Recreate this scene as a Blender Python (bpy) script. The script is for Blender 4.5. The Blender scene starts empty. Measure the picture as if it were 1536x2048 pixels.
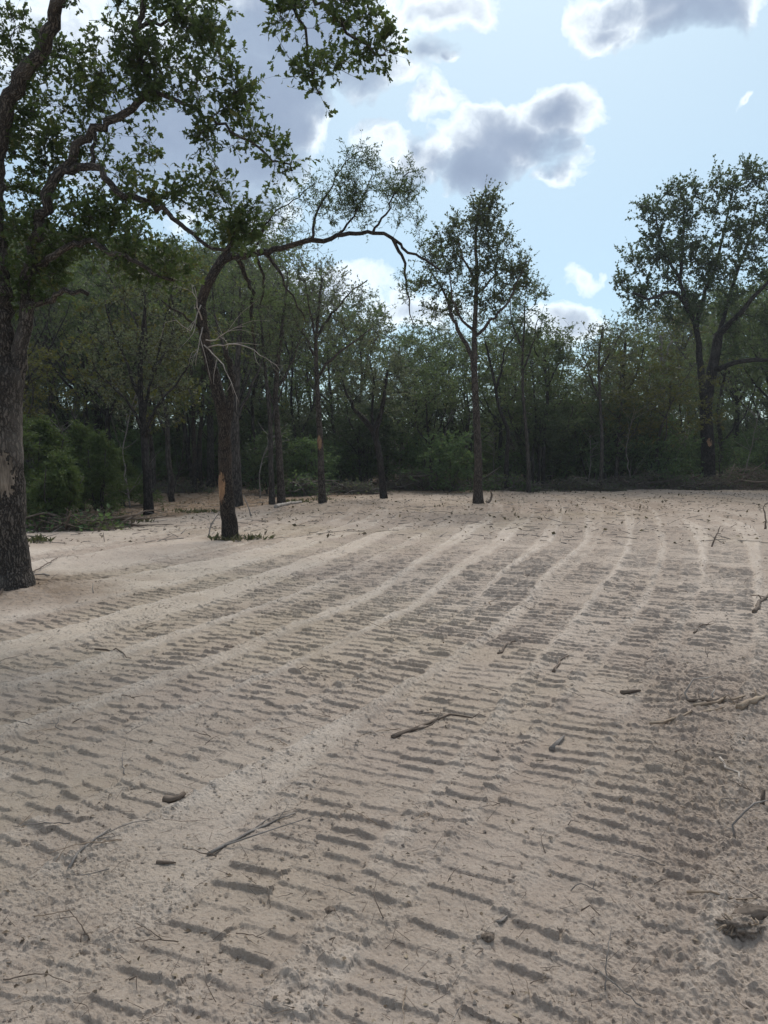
import bpy, math, random
import numpy as np
from mathutils import Vector

random.seed(11)
rng = np.random.default_rng(11)
sc = bpy.context.scene
C = sc.collection
R = math.radians

# ---------------------------------------------------------------- camera
F, CAMH, HORIZ = 1540.0, 1.6, 905.0
TH = math.atan((1024 - HORIZ) / F)
cd = bpy.data.cameras.new('camera')
cam = bpy.data.objects.new('camera', cd)
C.objects.link(cam)
cam.location = (0, 0, CAMH)
cam.rotation_euler = (math.pi / 2 - TH, 0, 0)
cd.sensor_fit = 'VERTICAL'
cd.sensor_height = 34.6
cd.lens = 34.6 * F / 2048
cd.clip_end = 3000
sc.camera = cam

# ---------------------------------------------------------------- look
sc.view_settings.view_transform = 'Standard'
sc.view_settings.look = 'None'
sc.view_settings.exposure = 1.2
sc.view_settings.gamma = 1.0
sc.view_settings.use_curve_mapping = False
sc.render.engine = 'CYCLES'
cy = sc.cycles
cy.max_bounces = 6
cy.diffuse_bounces = 3
cy.transmission_bounces = 4
cy.transparent_max_bounces = 4
cy.use_denoising = True
cy.use_adaptive_sampling = True
cy.adaptive_threshold = 0.01
sc.render.use_persistent_data = False

ADDED_HAZE = .0006                          # density per metre of the volume added to brighten the dark wood
SUN_AZ, SUN_EL = R(9), R(53)          # azimuth clockwise from +Y


def ray(px, py):
    f = np.array([0, math.cos(TH), -math.sin(TH)])
    u = np.array([0, math.sin(TH), math.cos(TH)])
    return f + np.array([1.0, 0, 0]) * (px - 768) / F + u * (1024 - py) / F


def P(px, py, Y):
    d = ray(px, py)
    return np.array([0, 0, CAMH]) + d * (Y / d[1])


def G(px, py):
    d = ray(px, py)
    return (np.array([0, 0, CAMH]) + d * (-CAMH / d[2]))[:2]


# ---------------------------------------------------------------- world
class NT:
    def __init__(s, tree):
        s.t = tree

    def n(s, typ, ins=None, **props):
        nd = s.t.nodes.new(typ)
        for k, v in props.items():
            setattr(nd, k, v)
        for k, v in (ins or {}).items():
            sock = nd.inputs[k]
            if isinstance(v, bpy.types.NodeSocket):
                s.t.links.new(v, sock)
            else:
                sock.default_value = v
        return nd

    def m(s, op, a, b=0.0, c=None, clamp=False):
        ins = {0: a, 1: b}
        if c is not None:
            ins[2] = c
        return s.n('ShaderNodeMath', ins, operation=op, use_clamp=clamp).outputs[0]

    def vm(s, op, a, b=(0, 0, 0)):
        nd = s.n('ShaderNodeVectorMath', {0: a, 1: b}, operation=op)
        return nd.outputs['Value'] if op in ('LENGTH', 'DOT_PRODUCT', 'DISTANCE') else nd.outputs[0]

    def step(s, v, a, b):
        return s.n('ShaderNodeMapRange', {0: v, 1: a, 2: b, 3: 0.0, 4: 1.0},
                   interpolation_type='SMOOTHSTEP', clamp=True).outputs[0]

    def mix(s, f, a, b):
        nd = s.n('ShaderNodeMix', {0: f, 6: a, 7: b}, data_type='RGBA', clamp_factor=True)
        return nd.outputs[2]

    def noise(s, vec, scale, detail=4, rough=0.55, out=0, lac=2.0):
        return s.n('ShaderNodeTexNoise', {'Vector': vec, 'Scale': scale, 'Detail': detail,
                                          'Roughness': rough, 'Lacunarity': lac}).outputs[out]


world = bpy.data.worlds.new('World')
sc.world = world
world.use_nodes = True
wt = world.node_tree
wt.nodes.clear()

# clouds: (px, py, rx, ry, weight) -> directions on the sky dome
CLOUDS = [(600, 40, 250, 120, 1.0), (700, 60, 110, 75, 1.1), (520, 190, 150, 120, 1.0), (470, 310, 140, 100, .9),
          (300, 220, 230, 170, .9), (600, 250, 75, 55, .75), (420, 410, 150, 60, .6), (120, 90, 130, 120, .35),
          (880, 30, 100, 40, .46), (765, 160, 75, 62, .46), (850, 110, 40, 26, .28), (1395, -5, 140, 70, 1.0), (1230, 55, 85, 45, .5),
          (1250, 20, 120, 40, .5),
          (1015, 278, 130, 66, 1.1), (1110, 218, 80, 58, .95), (830, 315, 105, 40, .55), (950, 325, 105, 50, 1.0),
          (1135, 345, 42, 34, .4), (860, 215, 40, 26, .32), (1185, 562, 50, 22, .30), (1140, 645, 90, 36, .5),
          (1490, 185, 16, 8, .22), (830, 630, 120, 40, .38), (600, 580, 180, 50, .4), (893, 128, 14, 12, .3)]
grp = bpy.data.node_groups.new('cloud_field', 'ShaderNodeTree')
grp.interface.new_socket('Dir', in_out='INPUT', socket_type='NodeSocketVector')
grp.interface.new_socket('Field', in_out='OUTPUT', socket_type='NodeSocketFloat')
g = NT(grp)
gi = g.n('NodeGroupInput')
go = g.n('NodeGroupOutput')
d0 = gi.outputs[0]
w1 = g.vm('SUBTRACT', g.noise(d0, 7.0, 3, .6, 1), (.5, .5, .5))
dw = g.vm('ADD', d0, g.vm('MULTIPLY', w1, (.11, .11, .07)))
w2 = g.vm('SUBTRACT', g.noise(d0, 24.0, 3, .6, 1), (.5, .5, .5))
dw = g.vm('ADD', dw, g.vm('MULTIPLY', w2, (.035, .035, .03)))
field = None
for (px, py, rx, ry, wgt) in CLOUDS:
    c = ray(px, py)
    L = np.linalg.norm(c)
    c = c / L
    sx, sy = F * L / rx, F * L / ry
    dd = g.vm('MULTIPLY', g.vm('SUBTRACT', dw, tuple(c)), (sx, sy, sy))
    f = g.m('MULTIPLY', g.m('SUBTRACT', 1.0, g.vm('LENGTH', dd)), wgt)
    field = f if field is None else g.m('MAXIMUM', field, f)
# the same kind of broken cumulus over the rest of the dome
fwd = g.vm('DOT_PRODUCT', d0, (0, math.cos(R(12)), math.sin(R(12))))
away = g.m('SUBTRACT', 1.0, g.step(fwd, .70, .84))
gen = g.m('MULTIPLY', g.m('SUBTRACT', g.noise(d0, 2.6, 4, .5), .47), 4.0)
gen = g.m('SUBTRACT', g.m('MULTIPLY', g.m('ADD', gen, 1.0), away), 1.0)
field = g.m('MAXIMUM', field, gen)
fb = g.m('SUBTRACT', g.noise(dw, 17.0, 7, .62), .5)
fb2 = g.m('SUBTRACT', g.noise(dw, 48.0, 5, .65), .5)
field = g.m('ADD', field, g.m('ADD', g.m('MULTIPLY', fb, 0.80), g.m('MULTIPLY', fb2, .30)))
grp.links.new(field, go.inputs[0])

w = NT(wt)
tc = w.n('ShaderNodeTexCoord').outputs['Generated']
sundir = (math.sin(SUN_AZ) * math.cos(SUN_EL), math.cos(SUN_AZ) * math.cos(SUN_EL), math.sin(SUN_EL))
f1n = w.n('ShaderNodeGroup', node_tree=grp)
wt.links.new(tc, f1n.inputs[0])
f1 = f1n.outputs[0]
tosun = w.vm('SUBTRACT', sundir, tc)
f2n = w.n('ShaderNodeGroup', node_tree=grp)
wt.links.new(w.vm('ADD', tc, w.vm('MULTIPLY', tosun, (.075, .075, .075))), f2n.inputs[0])
f2 = f2n.outputs[0]
sky = w.n('ShaderNodeTexSky', sky_type='NISHITA', sun_disc=False, sun_elevation=SUN_EL, sun_rotation=SUN_AZ,
          air_density=1.0, dust_density=.7, ozone_density=1.6, altitude=100.0).outputs[0]
alpha = w.m('SUBTRACT', 1.0, w.m('EXPONENT', w.m('MULTIPLY', w.m('MAXIMUM', w.m('ADD', f1, .10), 0.0), -4.6)))
soft = w.noise(tc, 9.0, 7, .6)
depth = w.m('ADD', w.m('MULTIPLY', w.m('MAXIMUM', w.m('SUBTRACT', f1, .08), 0.0), 1.6), w.m('MULTIPLY', w.m('MAXIMUM', w.m('ADD', f2, -.05), 0.0), 2.2))
depth = w.m('MULTIPLY', depth, w.m('ADD', .5, w.m('MULTIPLY', soft, 5.0)))
core = w.m('SUBTRACT', 1.0, w.m('EXPONENT', w.m('MULTIPLY', depth, -1.0)))
CS = 11.5
white = (.98 * CS, 1.02 * CS, 1.05 * CS, 1)
grey = (.28 * CS, .35 * CS, .48 * CS, 1)
cloudcol = w.mix(core, white, w.mix(w.noise(tc, 13.0, 5, .6), (.19 * CS, .25 * CS, .36 * CS, 1), (.32 * CS, .39 * CS, .51 * CS, 1)))
# thin high veil, strongest round the sun
near = w.m('POWER', w.m('MAXIMUM', w.vm('DOT_PRODUCT', tc, sundir), 0.0), 4.0)
veil = w.m('ADD', .20, w.m('MULTIPLY', near, .42))
skyv = w.mix(veil, w.vm('MULTIPLY', sky, (.66, .87, .91)), (.86 * CS, .98 * CS, 1.0 * CS, 1))
col = w.mix(alpha, skyv, cloudcol)
bg = w.n('ShaderNodeBackground', {'Color': col, 'Strength': 0.05})
wo = w.n('ShaderNodeOutputWorld')
wt.links.new(bg.outputs[0], wo.inputs[0])

sd = bpy.data.lights.new('sun', 'SUN')
sd.energy = 1.5
sd.angle = R(28)
sd.color = (1.0, .96, .91)
so = bpy.data.objects.new('sun', sd)
C.objects.link(so)
so.rotation_euler = Vector(sundir).to_track_quat('Z', 'Y').to_euler()
so.location = (0, 0, 30)


# ---------------------------------------------------------------- numpy noise
def h2(ix, iy, seed=0):
    with np.errstate(over='ignore'):
        h = (ix.astype(np.int64).astype(np.uint32) * np.uint32(374761393)
             + iy.astype(np.int64).astype(np.uint32) * np.uint32(668265263) + np.uint32((seed * 974634777) & 0xffffffff))
        h = (h ^ (h >> np.uint32(13))) * np.uint32(1274126177)
        h = h ^ (h >> np.uint32(16))
    return h.astype(np.float64) / 4294967296.0


def vn(x, y, seed=0):
    ix, iy = np.floor(x), np.floor(y)
    fx, fy = x - ix, y - iy
    fx = fx * fx * fx * (fx * (fx * 6 - 15) + 10)
    fy = fy * fy * fy * (fy * (fy * 6 - 15) + 10)
    a, b = h2(ix, iy, seed), h2(ix + 1, iy, seed)
    c, d = h2(ix, iy + 1, seed), h2(ix + 1, iy + 1, seed)
    return (a * (1 - fx) + b * fx) * (1 - fy) + (c * (1 - fx) + d * fx) * fy


def fbm(x, y, sc_, oct_=3, seed=0, gain=.5):
    t, a, s = 0.0, 1.0, 0.0
    for o in range(oct_):
        # rotate each octave so that no lattice direction shows
        ca, sa = math.cos(.7 + o * 1.1), math.sin(.7 + o * 1.1)
        t = t + a * (vn((x * ca - y * sa) * sc_, (x * sa + y * ca) * sc_, seed + o) - .5)
        s += a
        a *= gain
        sc_ *= 2.03
    return t / s * 2


def sst(a, b, v):
    t = np.clip((v - a) / (b - a), 0, 1)
    return t * t * (3 - 2 * t)


# ---------------------------------------------------------------- ground field
def track(pxs, width, amp=1.0, pitch=.126, split=True, tone=0.0):
    g_ = np.array([G(*p) for p in pxs])
    o = np.argsort(g_[:, 1])
    g_ = g_[o]
    if g_[-1, 1] > 13 and g_[-1, 1] < 23:
        sl_ = (g_[-1, 0] - g_[-2, 0]) / (g_[-1, 1] - g_[-2, 1])
        x_, y_ = g_[-1]
        g_ = np.vstack([g_, [x_ + 2.2 * sl_, y_ + 2.5], [x_ + 3.4 * sl_, y_ + 5], [x_ + 3.6 * sl_, y_ + 8]])
    ys = np.linspace(g_[0, 1], g_[-1, 1], 400)
    xs = np.interp(ys, g_[:, 1], g_[:, 0])
    k = np.hanning(71)
    k /= k.sum()
    xp = np.concatenate([2 * xs[0] - xs[35:0:-1], xs, 2 * xs[-1] - xs[-2:-37:-1]])
    xs = np.convolve(xp, k, 'valid')
    sl = np.gradient(xs, ys)
    S = np.concatenate([[0], np.cumsum(np.hypot(np.diff(xs), np.diff(ys)))])
    return dict(y=ys, x=xs, sl=sl, S=S, w=width, amp=amp, pitch=pitch, split=split, tone=tone)


TRACKS = [
    # older, shallower passes that the later ones run over
    track([(560, 1066), (400, 1112), (200, 1156), (-100, 1212)], .55, .7),
    track([(700, 1076), (540, 1128), (350, 1182), (120, 1238), (-200, 1310)], .55, .7, split=False),
    track([(800, 1072), (680, 1130), (520, 1192), (340, 1248), (120, 1304), (-200, 1388)], .55, .75),
    track([(890, 1056), (800, 1112), (690, 1168), (560, 1232), (400, 1294), (200, 1356), (-100, 1450)], .55, .75, split=False),
    track([(400, 1062), (220, 1095), (60, 1128), (-150, 1165)], .55, .6),
    track([(1555, 1080), (1582, 1200), (1572, 1320), (1535, 1430), (1490, 1560), (1445, 1700)], .55, .7, split=False),
    track([(190, 1745), (30, 1850), (-120, 1960)], .5, .7),
    track([(1210, 1080), (1120, 1190), (960, 1330), (760, 1500), (560, 1690)], .5, .7),
    track([(1345, 1090), (1290, 1230), (1180, 1380), (1040, 1570), (900, 1790)], .5, .7),
    track([(500, 1046), (330, 1082), (100, 1122), (-250, 1180)], 0.52, .6),
    track([(640, 1056), (480, 1100), (300, 1138), (120, 1172), (-250, 1250)], 0.52, .7),
    track([(760, 1056), (620, 1106), (450, 1158), (250, 1210), (0, 1262), (-300, 1340)], 0.52, .8),
    track([(850, 1050), (740, 1106), (600, 1168), (430, 1228), (250, 1280), (0, 1345), (-300, 1430)], 0.52, .8),
    track([(940, 1036), (860, 1086), (770, 1145), (650, 1205), (500, 1268), (320, 1330), (100, 1402), (-300, 1520)], 0.50, .9),
    track([(1015, 1028), (960, 1078), (890, 1128), (800, 1193), (690, 1255), (560, 1315), (400, 1380), (200, 1455), (-200, 1600)], 0.49, .9),
    track([(300, 1690), (120, 1800), (-60, 1930), (-200, 2048)], 0.52, .8),
    track([(480, 1725), (330, 1840), (170, 1970), (60, 2080)], 0.52, 1.0, split=False),
    track([(1290, 1028), (1288, 1100), (1262, 1165), (1215, 1235), (1150, 1310), (1085, 1390), (1010, 1480), (930, 1580), (830, 1710), (700, 1870), (540, 2060)], 0.46, 1.0),
    track([(1228, 1022), (1228, 1080), (1195, 1140), (1140, 1195), (1060, 1265), (970, 1350), (880, 1440), (770, 1550), (640, 1680), (480, 1840), (270, 2060)], 0.49, 1.0, split=False),
    track([(1150, 1022), (1140, 1075), (1095, 1120), (1035, 1170), (955, 1235), (850, 1308), (700, 1385), (580, 1440), (430, 1510), (250, 1590), (40, 1680), (-200, 1790)], 0.52, 1.15, split=False),
    track([(1085, 1036), (1040, 1085), (980, 1140), (900, 1200), (810, 1265), (690, 1330), (540, 1400), (380, 1468), (180, 1545), (-200, 1690)], 0.49, 1.0),
    track([(1340, 1030), (1362, 1080), (1365, 1140), (1350, 1200), (1315, 1270), (1265, 1345), (1205, 1430), (1150, 1520), (1080, 1640), (990, 1790), (900, 1930), (820, 2060)], 0.49, 1.0, split=False),
    track([(1536, 1740), (1450, 1850), (1380, 1950), (1310, 2060)], 0.52, .8, split=False),
    track([(1450, 1075), (1458, 1150), (1450, 1220), (1430, 1290), (1395, 1370), (1350, 1470), (1310, 1580), (1280, 1680), (1230, 1800), (1170, 1930), (1100, 2070)], 0.57, 1.05),
]
OAK = P(14, 1190, 8.6)


def Hbase(x, y):
    h = .10 * fbm(x, y, .11, 2, 3) * sst(3, 12, y) + .05 * fbm(x, y, .45, 2, 5)
    h = h + .10 * np.exp(-((x - OAK[0]) ** 2 + (y - 8.6) ** 2) / .8)
    h = h + .35 * sst(25, 60, y)
    return h


def ground_eval(x, y):
    """height, dryness tone, litter mask, yellow tone at x, y arrays"""
    hb = Hbase(x, y)
    r = np.hypot(x, y)
    inside = sst(45, 34, y) * sst(-1.5, 1.0, y)
    det = .018 * fbm(x, y, 2.6, 3, 21) + .012 * fbm(x, y, 9, 3, 31)
    tone = .42 * fbm(x, y, .45, 4, 61) + .30 * fbm(x, y, 2.6, 4, 64)
    loose = sst(.1, .7, fbm(x, y, .8, 3, 41) + .4 * fbm(x, y, 4, 2, 43))
    wob = fbm(x, y, 3.5, 2, 71)
    wob2 = fbm(x, y, 14, 2, 73)
    wob3 = fbm(x, y, 42, 2, 75)
    berm_all = np.zeros_like(x)
    tk = np.zeros_like(x)
    for i, t in enumerate(TRACKS):
        near = (y > t['y'][0] - .6) & (y < t['y'][-1] + 1.0)
        xc = np.interp(y, t['y'], t['x'])
        near &= np.abs(x - xc) < 1.6
        ii = np.nonzero(near)[0]
        if len(ii) == 0:
            continue
        X, Y_ = x[ii], y[ii]
        sl = np.interp(Y_, t['y'], t['sl'])
        cs = 1 / np.sqrt(1 + sl * sl)
        dx = X - xc[ii]
        u = dx * cs + .03 * wob[ii] + .012 * wob2[ii]
        s = np.interp(Y_, t['y'], t['S']) + dx * sl * cs
        hw = t['w'] / 2
        endf = sst(t['y'][0] - .5, t['y'][0] + .3, Y_) * sst(t['y'][-1] + .6, t['y'][-1] - 1.5, Y_)
        nl_ = 3 if t['split'] else 2
        lw = t['w'] / nl_
        uu = u + .05 * fbm(X, Y_, 1.7, 2, 60 + i) + .02 * wob3[ii]
        lane = np.clip(np.floor(uu / lw + nl_ / 2), 0, nl_ - 1)
        lf = uu / lw + nl_ / 2 - lane
        lh = h2(lane, np.floor(s / 1.9 + lane * .37), 40 + i)
        ph = s / t['pitch'] + .35 * fbm(X, Y_, .9, 2, 160 + i) + .16 * wob[ii] + .10 * wob2[ii] + .02 * wob3[ii] + np.round(lh * 2) * .30
        idx = np.floor(ph)
        p = ph - idx
        r1 = h2(idx, lane + 3 * i, 5)
        r2 = h2(idx, lane + 3 * i, 9)
        r3 = h2(idx, lane + 3 * i, 13)
        start = .05 + .12 * r3
        wsl = .06 + .04 * r2
        up = np.clip((p - start) / wsl, 0, 1)
        # the clod behind each lug: a steep face towards the near side, a long slope away
        down = 1 - sst(start + wsl + .02, .74 + .2 * r1, p)
        prof = up * down
        a_ = -.2 + .42 * r2 * (r1 > .55)
        b_ = 1.2 - .42 * r3 * (r2 > .55)
        jag = .05 * wob3[ii]
        lat = sst(a_ - .07, a_ + .07, lf + jag) * sst(b_ + .07, b_ - .07, lf + jag) * sst(hw + .02, hw - .03, np.abs(u)) * (h2(idx, lane + 3 * i, 23) > .07)
        worn = sst(-.7, -.1, fbm(X, Y_, 1.3, 2, 90 + i))
        amp = .0165 * t['amp'] * (1 + .30 * sst(4.0, 7.0, Y_) - .40 * sst(9.5, 15.0, Y_)) * (.45 + .85 * r1) * (.45 + .55 * worn) * (1 + .30 * wob2[ii])
        floor_ = -.017 + .006 * wob2[ii]
        trk = floor_ + amp * prof * lat
        m = sst(hw + .035, hw - .03, np.abs(u)) * endf
        det[ii] = det[ii] * (1 - m * .85) + trk * m
        tone[ii] = tone[ii] * (1 - .3 * m) - .27 * m * (.4 + .6 * worn)
        berm_all[ii] *= (1 - m)
        tk[ii] = np.maximum(tk[ii], m)
        bs = h2(np.floor(s * 3), np.full_like(s, i + .0), 17)
        bsf = np.where(u > 0, .25 + .75 * ((i * 37 % 11) / 10), .25 + .75 * ((i * 53 + 4) % 11) / 10)
        side = np.abs(u) - hw - .045
        bm = np.exp(-(side / (.062 + .025 * wob[ii])) ** 2) * endf * (.45 + .55 * sst(-.5, .4, fbm(X, Y_, 1.1, 2, 130 + i)))
        bm = bm * (1 - m) * bsf
        berm_all[ii] = np.maximum(berm_all[ii], bm)
        loose[ii] *= (1 - .65 * m)
    det = det + berm_all * (.020 + .014 * fbm(x, y, 9, 3, 77))
    tone = tone + .95 * berm_all * (.6 + .8 * fbm(x, y, 5, 2, 69)) + .18 * (1 - np.clip(tk, 0, 1)) * sst(-.2, .5, fbm(x, y, .6, 2, 68))
    # crumbs and clods
    rough = np.clip(.36 + .7 * loose + .5 * berm_all + sst(.9, 2.6, x - .55 * y + .3) * .0, 0, 1.4)
    # churned soil at the right foreground
    churn = sst(.25, 1.0, x - .36 * (y - 2.0)) * sst(7.5, 5.0, y)
    rough = rough + .7 * churn
    det = det + churn * .035 * fbm(x, y, 3.2, 3, 151)
    det = det + rough * (.005 * fbm(x, y, 22, 3, 81) + .008 * np.abs(fbm(x, y, 52, 2, 83)) + .006 * fbm(x, y, 95, 1, 85))
    far = sst(11, 20, y)
    det = det + far * (.030 * fbm(x, y, 1.1, 3, 301) + .022 * fbm(x, y, 3.3, 2, 305))
    for (cs_, amp, dens, sd_) in ((.09, .016, .06, 1), (.045, .012, .20, 2), (.022, .008, .35, 3)):
        gx, gy = np.floor(x / cs_), np.floor(y / cs_)
        c = np.zeros_like(x)
        for ox in (-1, 0, 1):
            for oy in (-1, 0, 1):
                a, b = gx + ox, gy + oy
                k = h2(a, b, 200 + sd_)
                cxx = (a + .2 + .6 * h2(a, b, 210 + sd_)) * cs_
                cyy = (b + .2 + .6 * h2(a, b, 220 + sd_)) * cs_
                rr = cs_ * (.15 + .40 * h2(a, b, 230 + sd_))
                q = ((x - cxx) ** 2 + (y - cyy) ** 2) / (rr * rr)
                c = np.maximum(c, (k < dens) * np.sqrt(np.clip(1 - q, 0, 1)) * rr / cs_ * 2)
        det = det + amp * c * np.clip(rough, 0, 1.2) * (1 + .4 * wob2)
    # litter under the trees at the back and round the trunks
    xs_ = np.array([-60, -20, -9.5, -7.0, -5.2, -3.5, -1.5, 0, 3, 8, 16, 25, 60.])
    yb_ = np.array([12, 13, 14.5, 16.5, 19.5, 23.5, 26, 28, 29, 32, 34, 34, 34.])
    lit = sst(-1.3, 1.3, y - np.interp(x, xs_, yb_) + 1.6 * fbm(x, y, .6, 3, 161))
    od = np.hypot(x - OAK[0], (y - 8.6))
    lit = np.maximum(lit, .8 * sst(2.0, .4, od + .5 * fbm(x, y, 2.0, 3, 163)))
    cdist = np.hypot(x + 2.8, y - 14.4)
    lit = np.maximum(lit, .5 * sst(1.1, .2, cdist + .4 * fbm(x, y, 2.0, 2, 165)))
    lit = np.maximum(lit, 0.5 * sst(12, 24, y - .35 * np.minimum(x, 0) + 3 * fbm(x, y, .4, 3, 167)))
    yel = sst(-.2, .7, fbm(x, y, .35, 2, 171) + .3 * fbm(x, y, 2, 2, 172))
    damp = churn * .3
    return hb + det * inside, tone - damp, lit, yel


def Hat(x, y):
    return float(ground_eval(np.array([x], float), np.array([y], float))[0][0])


# ---------------------------------------------------------------- mesh helper
def mesh_np(name, V, faces, attrs=None, smooth=True):
    """V (n,3); faces: list of int arrays (m,k)"""
    me = bpy.data.meshes.new(name)
    V = np.asarray(V, np.float32)
    faces = [np.asarray(f, np.int32) for f in faces if len(f)]
    me.vertices.add(len(V))
    me.vertices.foreach_set('co', V.ravel())
    nl = sum(f.size for f in faces)
    npoly = sum(len(f) for f in faces)
    me.loops.add(nl)
    me.polygons.add(npoly)
    me.loops.foreach_set('vertex_index', np.concatenate([f.ravel() for f in faces]))
    tot = np.concatenate([np.full(len(f), f.shape[1], np.int32) for f in faces])
    st = np.concatenate([[0], np.cumsum(tot)[:-1]]).astype(np.int32)
    me.polygons.foreach_set('loop_start', st)
    me.polygons.foreach_set('use_smooth', np.full(npoly, smooth, bool))
    for k, a in (attrs or {}).items():
        a = np.asarray(a, np.float32)
        if a.ndim == 1:
            me.attributes.new(k, 'FLOAT', 'POINT').data.foreach_set('value', a)
        else:
            me.attributes.new(k, 'FLOAT_VECTOR', 'POINT').data.foreach_set('vector', a.ravel())
    me.update(calc_edges=True)
    me.validate()
    return me


def obj(name, me, mat=None, parent=None, **props):
    o = bpy.data.objects.new(name, me)
    C.objects.link(o)
    if mat is not None and me is not None and len(me.materials) == 0:
        me.materials.append(mat)
    if parent is not None:
        o.parent = parent
    for k, v in props.items():
        o[k] = v
    return o


def thing(name, loc, label, cat, group=None):
    wds = label.split()
    while len(wds) > 16:
        k_ = next((i for i, w_ in enumerate(wds) if w_ in ('the', 'in', 'at')), 0)
        wds.pop(k_)
    label = ' '.join(wds)
    o = bpy.data.objects.new(name, None)
    o.empty_display_size = .3
    o.location = loc
    C.objects.link(o)
    o['label'] = label
    o['category'] = cat
    if group:
        o['group'] = group
    return o


# ---------------------------------------------------------------- materials
def new_mat(name):
    m = bpy.data.materials.new(name)
    m.use_nodes = True
    m.node_tree.nodes.clear()
    n = NT(m.node_tree)
    out = n.n('ShaderNodeOutputMaterial')
    return m, n, out


def sand_material():
    m, n, out = new_mat('sand')
    co = n.n('ShaderNodeTexCoord').outputs['Object']
    tone = n.n('ShaderNodeAttribute', attribute_name='tone').outputs['Fac']
    lit = n.n('ShaderNodeAttribute', attribute_name='litter').outputs['Fac']
    yel = n.n('ShaderNodeAttribute', attribute_name='yellow').outputs['Fac']
    sp = n.noise(co, 60, 5, .7)
    sp2 = n.noise(co, 420, 2, .6)
    sp3 = n.noise(co, 150, 4, .75)
    base = n.mix(yel, (.398, .330, .274, 1), (.408, .342, .265, 1))
    t = n.m('ADD', n.m('MULTIPLY', tone, .5), .5)
    t = n.m('ADD', t, n.m('MULTIPLY', n.m('SUBTRACT', sp, .5), .7))
    t = n.step(t, .0, 1.0)
    dark = n.mix(yel, (.292, .230, .184, 1), (.304, .243, .178, 1))
    light = (.55, .472, .398, 1)
    c = n.mix(t, dark, light)
    c = n.mix(.25, c, base)
    c = n.mix(n.m('MULTIPLY', n.step(sp2, .55, .75), .25), c, (.56, .50, .44, 1))
    c = n.mix(n.m('MULTIPLY', n.step(sp3, .54, .72), .45), c, (.20, .155, .12, 1))
    c = n.mix(n.m('MULTIPLY', n.step(sp3, .46, .30), .35), c, (.60, .53, .46, 1))
    # scattered dark organic crumbs
    v = n.n('ShaderNodeTexVoronoi', {'Vector': co, 'Scale': 30.0, 'Randomness': 1.0})
    fleck = n.m('MULTIPLY', n.m('SUBTRACT', 1.0, n.step(v.outputs['Distance'], .10, .20)),
                n.step(n.n('ShaderNodeSeparateColor', {0: v.outputs['Color']}).outputs[0], .82, .88))
    c = n.mix(n.m('MULTIPLY', fleck, .7), c, (.09, .065, .045, 1))
    ln = n.noise(co, 3.0, 6, .65)
    l2 = n.noise(co, 26.0, 4, .7)
    lc = n.mix(n.step(l2, .35, .65), (.085, .060, .042, 1), (.20, .135, .085, 1))
    lc = n.mix(n.step(ln, .55, .7), lc, (.24, .185, .14, 1))
    c = n.mix(n.m('MULTIPLY', lit, n.m('ADD', .55, n.m('MULTIPLY', n.step(ln, .3, .6), .4))), c, lc)
    hgt = n.m('ADD', n.m('MULTIPLY', n.noise(co, 45, 6, .75), .014), n.m('MULTIPLY', n.noise(co, 130, 5, .8), .013))
    b = n.n('ShaderNodeBump', {'Height': hgt, 'Strength': .85, 'Distance': .8})
    bs = n.n('ShaderNodeBsdfDiffuse', {'Color': c, 'Roughness': 0.0, 'Normal': b.outputs[0]})
    m.node_tree.links.new(bs.outputs[0], out.inputs[0])
    return m


def bark_material(name, dark, mid, light, scale=9.0, depth=.02, red=None):
    m, n, out = new_mat(name)
    co = n.n('ShaderNodeAttribute', attribute_name='bark_co').outputs['Vector']
    warp = n.vm('MULTIPLY', n.vm('SUBTRACT', n.noise(co, scale * .8, 3, .6, 1), (.5, .5, .5)), (.09, .09, .25))
    cw = n.vm('ADD', co, warp)
    st = n.vm('MULTIPLY', cw, (scale, scale, scale * .22))
    v = n.n('ShaderNodeTexVoronoi', {'Vector': st, 'Scale': 2.2}, feature='DISTANCE_TO_EDGE').outputs['Distance']
    ridge = n.step(v, .02, .28)
    fine = n.noise(n.vm('MULTIPLY', cw, (1, 1, .3)), scale * 9, 4, .7)
    big = n.noise(co, 1.6, 3, .6)
    c = n.mix(ridge, dark, mid)
    c = n.mix(n.m('MULTIPLY', n.step(fine, .48, .75), n.m('MULTIPLY', ridge, .85)), c, light)
    c = n.mix(n.m('MULTIPLY', n.step(big, .45, .7), .35), c, red or light)
    h = n.m('ADD', n.m('MULTIPLY', ridge, depth), n.m('MULTIPLY', fine, depth * .5))
    b = n.n('ShaderNodeBump', {'Height': h, 'Strength': .9, 'Distance': 1.0})
    bs = n.n('ShaderNodeBsdfPrincipled', {'Base Color': c, 'Roughness': .92, 'Normal': b.outputs[0], 'Specular IOR Level': .15})
    m.node_tree.links.new(bs.outputs[0], out.inputs[0])
    return m


def leaf_material(name, a, b, c3, trans=.3):
    m, n, out = new_mat(name)
    t = n.n('ShaderNodeAttribute', attribute_name='tint').outputs['Fac']
    c = n.mix(n.step(t, 0.0, .6), a, b)
    c = n.mix(n.step(t, .72, 1.0), c, c3)
    bs = n.n('ShaderNodeBsdfPrincipled', {'Base Color': c, 'Roughness': .55, 'Specular IOR Level': .25})
    tr = n.n('ShaderNodeBsdfTranslucent', {'Color': n.mix(.5, c, (.10, .14, .03, 1))})
    mx = n.n('ShaderNodeMixShader', {0: trans, 1: bs.outputs[0], 2: tr.outputs[0]})
    m.node_tree.links.new(mx.outputs[0], out.inputs[0])
    return m


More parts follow.
